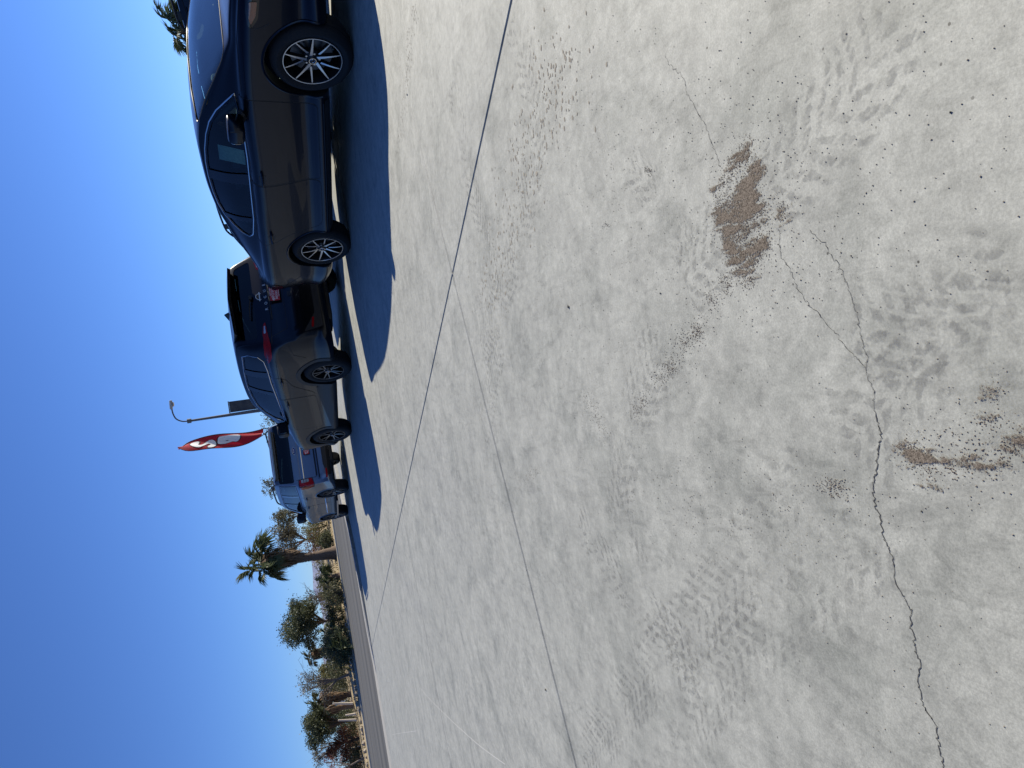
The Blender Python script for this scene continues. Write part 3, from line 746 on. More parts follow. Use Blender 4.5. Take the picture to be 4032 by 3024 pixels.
def dirt_mat():
    m = bpy.data.materials.new('dirt_film'); m.use_nodes = True; n = m.node_tree; L = n.links; b = n.nodes['Principled BSDF']; b.inputs['Roughness'].default_value = .95; b.inputs['Specular IOR Level'].default_value = .1
    g = n.nodes.new('ShaderNodeNewGeometry'); u = n.nodes.new('ShaderNodeUVMap'); u.uv_map = 'uv'; sep = n.nodes.new('ShaderNodeSeparateXYZ'); L.new(u.outputs[0], sep.inputs[0])
    def N(sc, det, rough, scl=(1, 1, 1), rot=0):
        mp = n.nodes.new('ShaderNodeMapping'); mp.inputs['Scale'].default_value = scl; mp.inputs['Rotation'].default_value = (0, 0, rot); L.new(g.outputs['Position'], mp.inputs[0])
        no = n.nodes.new('ShaderNodeTexNoise'); no.inputs['Scale'].default_value = sc; no.inputs['Detail'].default_value = det; no.inputs['Roughness'].default_value = rough; L.new(mp.outputs[0], no.inputs['Vector']); return no.outputs['Fac']
    def M(op, a, c):
        x = n.nodes.new('ShaderNodeMath'); x.operation = op
        for i_, q in enumerate((a, c)):
            if isinstance(q, (int, float)): x.inputs[i_].default_value = q
            else: L.new(q, x.inputs[i_])
        return x.outputs[0]
    v = M('ADD', M('ADD', M('MULTIPLY', sep.outputs[0], .72), M('MULTIPLY', M('SUBTRACT', N(240, 4, .8), .5), 2.6)), M('MULTIPLY', M('SUBTRACT', N(52, 3, .6, (1, .22, 1), R(34)), .5), 3.6))
    mr = n.nodes.new('ShaderNodeMapRange'); mr.interpolation_type = 'SMOOTHSTEP'; mr.inputs[1].default_value = .36; mr.inputs[2].default_value = .72; mr.inputs[4].default_value = .92; L.new(v, mr.inputs[0]); L.new(mr.outputs[0], b.inputs['Alpha'])
    r = n.nodes.new('ShaderNodeValToRGB'); r.color_ramp.elements[0].position = .40; r.color_ramp.elements[1].position = .60; r.color_ramp.elements[0].color = (.065, .052, .041, 1); r.color_ramp.elements[1].color = (.25, .212, .175, 1)
    L.new(N(420, 3, .8), r.inputs[0]); L.new(r.outputs[0], b.inputs['Base Color']); return m
V = []; F = []; U = []
for kf, GG in enumerate(polys_film):
    cxx = sum(q[0] for q in GG) / len(GG); cyy = sum(q[1] for q in GG) / len(GG)
    def sdist(p):
        best = 1e9
        for i in range(len(GG)):
            a, b_ = Vector(GG[i - 1]), Vector(GG[i]); ab = b_ - a; t = max(0, min(1, (Vector(p) - a).dot(ab) / max(ab.length_squared, 1e-12))); best = min(best, (Vector(p) - a - ab * t).length)
        return best if inpoly(p, GG) else -best
    xs = [q[0] for q in GG]; ys = [q[1] for q in GG]; st = .006; nx = int((max(xs) - min(xs) + .05) / st) + 1; ny = int((max(ys) - min(ys) + .05) / st) + 1; b0 = len(V)
    for iy in range(ny + 1):
        for ix in range(nx + 1):
            p = (min(xs) - .025 + ix * st, min(ys) - .025 + iy * st); V.append((p[0], p[1], .0007 + .00013 * kf)); U.append(max(0, min(1, .5 + sdist(p) / .035)))
    for iy in range(ny):
        for ix in range(nx):
            a = b0 + iy * (nx + 1) + ix; q = (a, a + 1, a + nx + 2, a + nx + 1)
            if max(U[k] for k in q) > .05: F.append(q)
o = mesh('dirt_film', V, F, dirt_mat()); tag(o, label='thin ragged film of brown dust under the grit patches', kind='stuff'); ul = o.data.uv_layers.new(name='uv')
for lp_ in o.data.loops: ul.data[lp_.index].uv = (U[lp_.vertex_index], 0)
o = grains('gravel_patch', pts, rng, .0005, .0013, GRAVEL, None, zs=.5); tag(o, label='brown grit swept into streaky patches on the grey concrete', kind='stuff')
pts = []
def streak(x0, y0, x1, y1, n, sx, sy):
    for i in range(n):
        t = rng.random(); x = x0 + (x1 - x0) * t + rng.gauss(0, sx); y = y0 + (y1 - y0) * t + rng.gauss(0, sy)
        if x > 1500: pts.append(tuple(px(x, y)[:2]))
streak(2040, 1900, 2130, 1850, 160, 10, 14); streak(2300, 1560, 2380, 1700, 220, 12, 30)
n_brown = len(pts); brown = pts; pts = []
streak(2880, 1100, 2620, 1480, 260, 30, 30); streak(2720, 1290, 2500, 1620, 200, 22, 22)
for cx_, cy_, n in ((2860, 1110, 90), (2800, 1180, 60), (2745, 1310, 170), (2700, 1350, 60), (2640, 1445, 120), (2600, 1490, 50), (2530, 1590, 80), (2505, 1620, 60), (2950, 1110, 60)): 
    for i in range(n): brown.append(tuple(px(rng.gauss(cx_, 15), rng.gauss(cy_, 17))[:2]))
streak(2545, 660, 2560, 680, 90, 8, 8); streak(2383, 880, 2392, 892, 40, 6, 6); streak(3225, 1900, 3330, 1930, 220, 20, 22)
for cx_, cy_, sx, sy, n in ((2950, 850, 130, 260, 700), (2300, 700, 220, 350, 700), (3800, 1780, 130, 100, 350), (2700, 2000, 380, 130, 650), (2450, 1150, 300, 400, 500), (3300, 700, 400, 400, 420), (3500, 2300, 400, 500, 160)):
    for i in range(n): pts.append(tuple(px(max(1700, rng.gauss(cx_, sx)), rng.gauss(cy_, sy))[:2]))
grains('gravel_patch', brown, rng, .0006, .0014, GRAVEL, 'thin brown trail of grit leading away from the big patch', zs=.5)
pts = [p for p in pts if rng.random() < .7]
grains('grit', pts, rng, .0006, .0015, mat('grit_dark', (.15, .125, .10), .9, noise=((.24, .20, .165), 90)), 'fine dark grit scattered over the concrete slabs')
# flat crumbs of dried mud left by tyres further out
pts = []
for i in range(420):
    t = rng.random(); x = 2230 - 330 * t + rng.gauss(0, 32 + 30 * (1 - t)); y = 150 + 1050 * t + rng.gauss(0, 60); pts.append(tuple(px(x, y)[:2]))
for i in range(150): t = rng.random(); pts.append(tuple(px(1635 - 75 * t + rng.gauss(0, 9), 10 + 640 * t)[:2]))
V = []; F = []
for p in pts:
    a = rng.uniform(0, 6.28); r_ = rng.uniform(.003, .009); b = len(V); k = 6
    for j in range(k): an = a + j * 6.283 / k; q = r_ * rng.uniform(.5, 1.2); V.append((p[0] + math.cos(an) * q, p[1] + math.sin(an) * q * .7, .0007))
    V.append((p[0], p[1], .0012)); F += [(b + j, b + (j + 1) % k, b + k) for j in range(k)]
o = mesh('mud_flakes', V, F, mat('dried_mud', (.285, .262, .225), .95, spec=.1)); tag(o, label='flat flakes of dried mud left along a tyre track on the concrete', kind='stuff')
for k, (x, y, r_, m, lb) in enumerate([(2240, 1208, .0065, PEBBLE, 'dark angular pebble lying alone mid slab, left of the long grit streak'), (2601, 1154, .003, PEBBLE, 'small black pebble between the grit patch and the grit streak'),
        (3630, 2014, .002, PEBBLE, 'tiny black pebble right beside the widest part of the crack'), (3743, 442, .0024, PEBBLE, 'black pebble alone in the near corner by the sedan side'),
        (2150, 2715, .007, PEBBLE, 'dark chip of stone beside the long joint towards the road')]):
    rr_ = random.Random(k); c = px(x, y); V = [(c.x + a * r_ * rr_.uniform(.6, 1.3), c.y + b * r_ * rr_.uniform(.5, 1.1), r_ * .45 * (c_ + .9)) for a, b, c_ in OCT]
    tag(mesh('pebble', V, OF, m), label=lb, cat='pebble', group='loose pebbles on the concrete')

# ------------------------------------------------------------------ sedan
flat = lambda v: (lambda x: v)
DL = [(-.39, .985), (-.53, 1.07), (-.70, 1.165), (-.90, 1.25), (-1.09, 1.305), (-1.32, 1.35), (-1.52, 1.375), (-1.75, 1.385), (-2.0, 1.38), (-2.2, 1.36), (-2.36, 1.32), (-2.48, 1.25), (-2.56, 1.17), (-2.575, 1.10), (-2.50, 1.06), (-2.2, 1.025), (-1.6, .995), (-1.2, .975), (-.72, .965)]
def clipx(P, lo, hi):
    """part of polygon between the lines x=lo(z), x=hi(z)"""
    def cut(P, f, keep):
        out = []
        for i in range(len(P)):
            a, b = P[i], P[(i + 1) % len(P)]; da = (a[0] - f(a[1])) * keep; db = (b[0] - f(b[1])) * keep
            if da >= 0: out.append(a)
            if da * db < 0: t = da / (da - db); out.append((a[0] + (b[0] - a[0]) * t, a[1] + (b[1] - a[1]) * t))
        return out
    return cut(cut(P, lo, 1), hi, -1)
def inset(P, d):
    out = []; k = len(P); ar = sum(P[i - 1][0] * P[i][1] - P[i][0] * P[i - 1][1] for i in range(k)); sg = 1 if ar > 0 else -1
    for i in range(k):
        a, b, c = Vector(P[i - 1]), Vector(P[i]), Vector(P[(i + 1) % k]); t = (c - a).normalized(); nn = Vector((-t.y, t.x)) * sg; out.append(tuple(b + nn * d))
    return out
DLi = inset(DL, .02)
lean = lambda x0, k: (lambda z: x0 - k * (z - 1.0))
sw_f = clipx(DLi, lean(-1.475, .5), lean(1, 0)); sw_r = clipx(DLi, lean(-2.19, .45), lean(-1.60, .42)); sw_q = clipx(DLi, lean(-9, 0), lean(-2.235, .45))
SED = dict(x0=-3.93, x1=.96, wb=2.825, wmax=.915, rt=.335, rr=.236, arch=.372, face=.895, paint=P_SEDAN, wroof=.585, ztop=1.40, sh=.03, dip=.035,
    zt=K((-3.93, .96), (-3.9, 1.05), (-3.84, 1.09), (-3.7, 1.10), (-3.4, 1.115), (-3.2, 1.165), (-2.95, 1.25), (-2.6, 1.355), (-2.25, 1.425), (-1.85, 1.45), (-1.4, 1.44), (-1.05, 1.395), (-.7, 1.30), (-.35, 1.165), (0, 1.03), (.12, .985), (.3, .955), (.6, .89), (.8, .81), (.92, .70), (.96, .60)),
    zs=K((-3.93, .88), (-3.8, 1.0), (-3.3, 1.01), (-2.5, .995), (-1.5, .955), (-.4, .935), (.18, .885), (.59, .82), (.8, .74), (.92, .64), (.96, .54)),
    ws=K((-3.93, .60), (-3.89, .72), (-3.8, .80), (-3.6, .865), (-3.35, .90), (-2.8, .915), (0, .915), (.35, .90), (.6, .865), (.78, .78), (.9, .64), (.96, .46)),
    zb=K((-3.93, .42), (-3.85, .33), (-3.6, .26), (-3.3, .21), (-2.4, .20), (.3, .20), (.8, .21), (.96, .26)),
    crown=K((-3.9, .02), (-3.2, .05), (-1.8, .05), (-.3, .045), (.1, .035), (.9, .02)),
    cab=(-3.15, -.02), side_windows=[dict(poly=sw_f), dict(poly=sw_r), dict(poly=sw_q)],
    windshield=round_poly([(.77, 1.005), (.60, 1.36), (.2, 1.385), (-.2, 1.385), (-.60, 1.36), (-.77, 1.005), (-.3, .99), (.3, .99)], .05), ws_x=-1.06,
    rear_window=round_poly([(.72, 1.13), (.56, 1.365), (-.56, 1.365), (-.72, 1.13)], .05), rw_x=-2.78, drv=.37)
H = R(-70.12); root = empty('sedan', (2.8215 + .9403 * .9, 5.985 + .3400 * .9, 0), H, label='dark blue grey four door sedan with machined spoke wheels, nearest in the row', cat='car')
c = Car(SED, root); c.glaze(); c.seats((-1.35, -2.3)); c.wheels('sedan')
for ax in ('L', 'R'):
    c.line('window_trim', DL, ax, .006, CHROME, closed=True, off=.002)
    # black pillars between the panes
    def band(a, b, ka, kb): return clipx(inset(DL, .008), lean(a, ka), lean(b, kb))
    c.decal('door_pillar', band(-1.62, -1.455, .42, .5), ax, .002, GLOSSBLK); c.decal('door_pillar', band(-2.25, -2.175, .45, .45), ax, .002, GLOSSBLK)
    # doors: proud panels with dark gaps behind
    fd = [(-.365, .965), (-.385, .80), (-.43, .60), (-.465, .45), (-.47, .315), (-1.50, .315), (-1.515, .5), (-1.545, .8), (-1.53, .925), (-1.49, .985)]
    rd_ = [(-1.505, .985), (-1.545, .925), (-1.56, .8), (-1.53, .5), (-1.515, .315), (-2.24, .315), (-2.33, .36), (-2.385, .45), (-2.42, .60), (-2.47, .72), (-2.56, .82), (-2.60, .93), (-2.56, 1.02), (-2.2, 1.01), (-1.9, 1.0)]
    for P in (round_poly(fd, .05), round_poly(rd_, .07)):
        d = c.decal('door', inset(P, .006), ax, .0022, P_SEDAN, step=.035); c.line('door_gap', P, ax, .0035, BLACK, parent=d, closed=True, off=-.001)
    for hx in (-1.42, -2.44):
        hp = [(hx + .10, .868), (hx - .10, .872)]; mb = MB(); q0, q1 = [c.hit(a, b, ax) for a, b in hp]; o1 = (.034 if ax == 'L' else -.034)
        A0, A1 = q0[0], q1[0]; mid = (A0 + A1) / 2
        mb.tube([A0, A0 + Vector((-.02, o1 * .8, 0)), mid + Vector((0, o1, 0)), A1 + Vector((.02, o1 * .8, 0)), A1], [.012, .013, .013, .013, .012], 8); mb.build('door_handle', P_SEDAN, root)
        c.decal('handle_cup', [(hx + .055 * math.cos(a), .866 + .035 * math.sin(a)) for a in np.linspace(0, 6.283, 16, endpoint=False)], ax, .004, BLACK)
    c.line('rocker_trim', [(-.46, .262), (-2.40, .262)], ax, .006, BLACK)
    c.decal('side_skirt', round_poly([(-.43, .255), (-.43, .205), (-2.40, .205), (-2.40, .255)], .01), ax, .006, BLACK)
    for wx in (0, -2.825):
        arc = [(wx + .385 * math.cos(a), .345 + .385 * math.sin(a)) for a in np.linspace(R(-12), R(192), 40)]; c.line('arch_lip', arc, ax, .010, P_SEDAN)
    c.decal('headlight', round_poly([(.88, .735), (.66, .775), (.48, .80), (.37, .80), (.345, .78), (.42, .72), (.58, .69), (.84, .66)], .02), ax, .006, GLOSSBLK)
    c.decal('side_marker', round_poly([(.56, .765), (.42, .785), (.38, .775), (.45, .735), (.56, .71)], .012), ax, .010, AMBER)
    c.decal('headlight_lens', round_poly([(.85, .725), (.66, .76), (.59, .765), (.59, .705), (.82, .675)], .012), ax, .010, CLEARL)
    c.line('fender_gap', [(-.365, .965), (-.30, .925), (.2, .895), (.55, .835)], ax, .003, BLACK)
    c.line('bumper_gap', [(.345, .775), (.34, .72), (.375, .64)], ax, .003, BLACK)
    c.line('crease', [(-3.6, .965), (-3.0, .965), (-2.3, .935), (-1.3, .91), (-.4, .90), (.2, .86)], ax, .004, P_SEDAN, off=-.001)
    c.decal('tail_light', round_poly([(-3.55, .955), (-3.60, .86), (-3.80, .80), (-3.92, .82), (-3.92, .93), (-3.75, .97)], .03), ax, .006, SHADE_RED)
    c.line('bumper_gap', [(-3.24, .58), (-3.40, .60), (-3.60, .78)], ax, .003, BLACK)
c.decal('tail_light', round_poly([(.45, .90), (.45, .83), (.8, .82), (.8, .93)], .02), 'B', .006, SHADE_RED); c.decal('tail_light', round_poly([(-.45, .90), (-.45, .83), (-.8, .82), (-.8, .93)], .02), 'B', .006, SHADE_RED)
c.line('windshield_trim', SED['windshield'], 'F', .007, BLACK, closed=True, off=-.003)
c.decal('grille', round_poly([(.55, .62), (.60, .34), (-.60, .34), (-.55, .62)], .06), 'F', .006, BLACK)
mb = MB(); mb.tube([(-3.80, y, 1.112 - .03 * (y / .6) ** 2) for y in np.linspace(-.62, .62, 20)], .018, 8); mb.build('boot_spoiler', P_SEDAN, root)
mirror(c, -.62, .89, 1.02, P_SEDAN, (.17, .22, .145))
mb = MB(); sx = lambda z: -1.22 - .3 * (z - 1)
hs_ = [c.hit(x, z, 'R') for x, z in ((-1.13, 1.00), (-1.19, 1.235), (-1.41, 1.25), (-1.34, 1.00))]
mesh('window_sticker', [q[0] - q[1] * .02 for q in hs_], [(0, 1, 2, 3)], PAPER, root)

# ------------------------------------------------------------------ crossover with letters on its tailgate
def suv_windows(P, cuts, privacy_from):
    out = []
    for i, (lo, hi) in enumerate(cuts):
        out.append(dict(poly=clipx(P, lo, hi), m=GLASS_PRIV if i >= privacy_from else GLASS))
    return out
RD = [(-.90, 1.135), (-.97, 1.28), (-1.12, 1.43), (-1.38, 1.53), (-1.8, 1.585), (-2.2, 1.60), (-2.65, 1.585), (-3.16, 1.55), (-3.27, 1.46), (-3.28, 1.33), (-3.18, 1.26), (-2.9, 1.235), (-2.46, 1.225), (-2.0, 1.195), (-1.46, 1.16)]
RDi = inset(RD, .022)
ROG = dict(x0=-3.73, x1=.93, wb=2.705, wmax=.92, rt=.362, rr=.235, arch=.405, face=.90, paint=P_ROGUE, wroof=.66, ztop=1.62, sh=.035, dip=.03,
    zt=K((-3.73, .74), (-3.715, .82), (-3.69, .86), (-3.67, 1.02), (-3.65, 1.10), (-3.60, 1.22), (-3.52, 1.40), (-3.46, 1.54), (-3.42, 1.60), (-3.34, 1.645), (-3.0, 1.675), (-2.3, 1.695), (-1.8, 1.685), (-1.4, 1.64), (-1.1, 1.54), (-.7, 1.355), (-.35, 1.20), (-.1, 1.115), (.2, 1.07), (.5, 1.01), (.75, .91), (.88, .78), (.93, .64)),
    zs=K((-3.73, .66), (-3.67, .98), (-3.6, 1.12), (-3.4, 1.19), (-3, 1.20), (-2, 1.17), (-1, 1.12), (-.3, 1.07), (.4, .98), (.7, .88), (.93, .60)),
    ws=K((-3.73, .70), (-3.70, .80), (-3.62, .865), (-3.45, .90), (-3.1, .92), (0, .92), (.4, .905), (.65, .85), (.85, .70), (.93, .52)),
    zb=K((-3.73, .33), (-3.6, .27), (-3.2, .24), (-2.4, .23), (.3, .23), (.93, .30)),
    crown=K((-3.7, .015), (-3.3, .05), (-1.8, .055), (-.3, .05), (.9, .03)),
    cab=(-3.40, -.12), side_windows=suv_windows(RDi, [(lean(-1.98, .1), lean(3, 0)), (lean(-2.72, -.25), lean(-2.06, .1)), (lean(-9, 0), lean(-2.86, -.25))], 1),
    windshield=round_poly([(.76, 1.13), (.62, 1.52), (.2, 1.57), (-.2, 1.57), (-.62, 1.52), (-.76, 1.13), (-.3, 1.11), (.3, 1.11)], .05), ws_x=-1.22,
    rear_window=round_poly([(.66, 1.28), (.60, 1.52), (-.60, 1.52), (-.66, 1.28)], .06), rw_x=-3.2, rw_m=GLASS_PRIV, drv=.37)
def finish_suv(c, paintm, rails, detail=True):
    root = c.root; WBx = -c.WB
    for ax in ('L', 'R'):
        c.line('window_trim', RD, ax, .006, CHROME if detail else BLACK, closed=True, off=.002)
        for (a, b, ka, kb) in ((-2.08, -1.96, .1, .1), (-2.88, -2.70, -.25, -.25)):
            c.decal('door_pillar', clipx(inset(RD, .01), lean(a, ka), lean(b, kb)), ax, .002, GLOSSBLK)
        fd = [(-.66, 1.10), (-.62, .95), (-.56, .7), (-.56, .50), (-1.93, .58), (-1.95, .9), (-1.965, 1.185)]
        rd_ = [(-1.985, 1.185), (-1.97, .9), (-1.95, .58), (-2.05, .60), (-2.28, .80), (-2.42, .92), (-2.72, 1.0), (-2.80, 1.22), (-2.4, 1.21)]
        for P in (round_poly(fd, .10), round_poly(rd_, .12)):
            d = c.decal('door', inset(P, .006), ax, .0022, paintm, step=.05); c.line('door_gap', P, ax, .0035, BLACK, parent=d, closed=True, off=-.001)
        for hx, hz in ((-1.72, 1.03), (-2.60, 1.06)):
            o1 = .032 if ax == 'L' else -.032; q0 = c.hit(hx + .1, hz, ax)[0]; q1 = c.hit(hx - .1, hz, ax)[0]; mb = MB()
            mb.tube([q0, q0 + Vector((-.02, o1, 0)), q1 + Vector((.02, o1, 0)), q1], .013, 8); mb.build('door_handle', paintm, root)
            c.decal('handle_cup', [(hx + .055 * math.cos(a), hz + .03 * math.sin(a)) for a in np.linspace(0, 6.283, 14, endpoint=False)], ax, .004, BLACK)
        for wx in (0, WBx):
            a0, a1 = R(-20), R(200); n = 30
            P = [(wx + .485 * math.cos(a), .365 + .475 * math.sin(a)) for a in np.linspace(a0, a1, n)] + [(wx + .407 * math.cos(a), .372 + .407 * math.sin(a)) for a in np.linspace(a1, a0, n)]
            c.decal('arch_cladding', P, ax, .008, BLACK, step=.06); c.line('arch_lip', P[:n], ax, .007, BLACK)
        c.decal('sill_cladding', round_poly([(-.40, .24), (-.46, .36), (-1.2, .45), (-1.95, .545), (-2.22, .56), (-2.28, .42), (-2.26, .24)], .02), ax, .008, BLACK)
        c.decal('tail_light', round_poly([(-3.20, 1.195), (-3.40, 1.225), (-3.60, 1.21), (-3.66, 1.11), (-3.42, 1.13)], .015), ax, .008, RED_L)
        c.line('shoulder_crease', [(-3.3, 1.09), (-2.6, 1.10), (-1.2, 1.02), (-.3, .97)], ax, .004, paintm, off=-.001)
        c.decal('headlight', round_poly([(.75, .93), (.42, .97), (.40, .93), (.72, .86)], .02), ax, .007, CLEARL)
        c.line('bumper_gap', [(-3.26, .66), (-3.40, .84), (-3.66, .88)], ax, .003, BLACK)
        if rails:
            sg = 1 if ax == 'L' else -1; mb = MB()
            pr = [(-3.20, .0), (-3.08, .045), (-2.9, .06), (-2.2, .065), (-1.6, .055), (-1.42, .03), (-1.32, -.01)]
            pts = []
            for x, dz in pr:
                zt, zs, ws, wsh, zb, ze, we = c.prm(x); pts.append((x, sg * (we - .035), ze + .02 + dz))
            mb.tube(crom(pts, 4), .017, 8)
            for x in (-2.95, -2.2, -1.62):
                zt, zs, ws, wsh, zb, ze, we = c.prm(x); mb.box((x, sg * (we - .035), ze + .03), (.12, .03, .07))
            mb.build('roof_rail', BLACK, root)
    S = c.S
    c.decal('lower_bumper', round_poly([(.72, .64), (.52, .52), (.42, .46), (-.42, .46), (-.52, .52), (-.72, .64), (-.66, .37), (.66, .37)], .03), 'B', .008, BLACK)
    for sg in (1, -1):
        c.decal('reflector', round_poly([(sg * .50, .505), (sg * .50, .475), (sg * .66, .50), (sg * .66, .53)], .01), 'B', .014, RED_L)
        c.decal('tail_light', round_poly([(sg * .84, 1.20), (sg * .60, 1.205), (sg * .47, 1.18), (sg * .44, 1.15), (sg * .62, 1.135), (sg * .85, 1.11)], .012), 'B', .008, RED_L)
        c.decal('reversing_lamp', round_poly([(sg * .62, 1.185), (sg * .50, 1.172), (sg * .50, 1.155), (sg * .62, 1.155)], .008), 'B', .013, CLEARL)
    mb = MB()                                                        # roof spoiler
    P = [(-3.28, .585, 1.632), (-3.28, -.585, 1.632), (-3.60, -.56, 1.585), (-3.64, 0, 1.618), (-3.60, .56, 1.585)]
    mb.add([(x, y, z) for x, y, z in P] + [(x + (.04 if i > 1 else 0), y, z - .04) for i, (x, y, z) in enumerate(P)], [(0, 1, 2, 3, 4)[::-1], (5, 6, 7, 8, 9)] + [(i, (i + 1) % 5, 5 + (i + 1) % 5, 5 + i) for i in range(5)])
    mb.build('roof_spoiler', paintm, root, smooth=False)
    mb = MB(); mb.add([(-3.02, .012, 1.67), (-3.02, -.012, 1.67), (-3.24, -.03, 1.65), (-3.24, .03, 1.65), (-3.2, 0, 1.725), (-3.23, 0, 1.722)], [(0, 1, 4), (0, 4, 5, 3), (1, 2, 5, 4), (2, 3, 5)]); mb.build('roof_antenna', BLACK, root, smooth=False)
    mirror(c, -.92, .90, 1.19, BLACK, (.17, .25, .18))
H = R(113.27); root = empty('crossover', (-.483 + .9187 * .9, 13.958 + .395 * .9, 0), H, label='dark grey crossover seen from its left rear corner, letters across the tailgate', cat='car')
c = Car(ROG, root); c.glaze(); c.seats((-1.35, -2.35), .18); c.wheels('suv'); finish_suv(c, P_ROGUE, False)
hx = lambda y, z, off=.004: (lambda q: q[0] + q[1] * off)(c.hit(y, z, 'B'))
def ang(y, z): n_ = c.hit(y, z, 'B')[1]; return math.atan2(n_.z, -n_.x)
for ch, y in zip('ROGUE', (.24, .14, .035, -.07, -.17)):
    p = hx(y, 1.105, .006); text_mesh('badge_letter', ch, .058, BADGE, root, rear_mtx(p.x, y, 1.105, -ang(y, 1.105)), .002)
p = hx(0, 1.19, .008); mb = MB(); rg = [(p.x + .0, .052 * math.cos(a), 1.185 + .052 * math.sin(a)) for a in np.linspace(0, 6.283, 28, endpoint=False)]
mb.tube(rg, .0055, 6, closed=True); mb.box((p.x, 0, 1.185), (.012, .15, .014)); em = mb.build('emblem', BADGE, root); em.rotation_euler = (0, 0, 0)
c.line('tailgate_gap', [(.70, 1.09), (.66, .98), (.60, .86), (-.60, .86), (-.66, .98), (-.70, 1.09)], 'B', .004, BLACK)
c.line('plate_shelf', [(.42, 1.055), (-.42, 1.055)], 'B', .012, BLACK)
c.line('tailgate_crease', [(.80, 1.10), (.5, 1.075), (0, 1.07), (-.5, 1.075), (-.80, 1.10)], 'B', .006, P_ROGUE)
def plate(c, z, off=0.012, size=(.31, .155)):
    q = c.hit(0, z, 'B'); x = q[0].x - off; an = 0
    mb = MB(); mb.box((x, 0, z), (.008, size[0], size[1])); o = mb.build('licence_plate', GLOSSBLK, c.root, smooth=False)
    mb = MB(); mb.box((x - .0055, 0, z - .002), (.004, size[0] - .02, size[1] - .02)); mb.build('plate_card', PLATE_RED, o, smooth=False)
    f = lambda n_, t, s_, dy, dz: text_mesh(n_, t, s_, WHITE, o, rear_mtx(x - .0085, dy, z + dz), .0008)
    f('plate_text', 'NEW & USED', .022, 0, .056); f('plate_text', 'TOYOTA', .058, -.022, .017); f('plate_text', 'RIDGECREST', .043, 0, -.030); f('plate_text', 'ridgecresttoyota.com', .020, 0, -.060)
    mb = MB()
    for cy, cz, ra, rb in ((0, 0, .024, .017), (0, .0, .009, .017), (0, .006, .017, .007)):
        mb.tube([(x - .0085, .118 + cy + ra * math.cos(a), z + .015 + cz + rb * math.sin(a)) for a in np.linspace(0, 6.283, 20, endpoint=False)], .0022, 5, closed=True)
    mb.build('plate_emblem', WHITE, o)
plate(c, .975, .03)
mb = MB(); p0 = hx(-.02, 1.31, .02); p1 = hx(.33, 1.345, .02); mb.tube([p0, hx(.15, 1.335, .03), p1], .010, 6); mb.box(tuple(p0), (.04, .06, .04)); mb.build('rear_wiper', BLACK, root)
c.decal('tow_cover', round_poly([(.10, .80), (.02, .80), (.02, .75), (.10, .75)], .01), 'B', .009, BLACK)
mb = MB(); mb_round(mb, (-3.3, .0, .27), (.5, .9, .14), 0); mb.tube([(-3.2, -.5, .27), (-3.6, -.5, .26)], .035, 10); mb.build('underbody', BLACK, root)
ROGROOT = root

# second row: two darker crossovers with roof rails behind the first row
R2 = dict(ROG); R2['paint'] = P_DARK
d0 = Vector((math.cos(R(-70.12)), math.sin(R(-70.12)))); nl = Vector((-d0.y, d0.x)); base = Vector((2.8215, 5.985))
q = base + d0 * -8.5 + nl * 3.82
root2 = empty('crossover', (q.x, q.y, 0), R(109.9), label='black crossover with roof rails parked beyond, between sedan and lettered crossover', cat='car')
c = Car(R2, root2); c.glaze(); c.seats((-1.35, -2.35), .18); c.wheels('suv'); finish_suv(c, P_DARK, True, False)
q = base + d0 * -4.05 + nl * 4.75
r3 = copy_tree(root2); r3.location = (q.x + d0.x * 3.75, q.y + d0.y * 3.75, 0); r3.rotation_euler = (0, 0, R(-70.1))
tag(r3, label='black crossover with roof rails, only its roof shows over the sedan windshield')

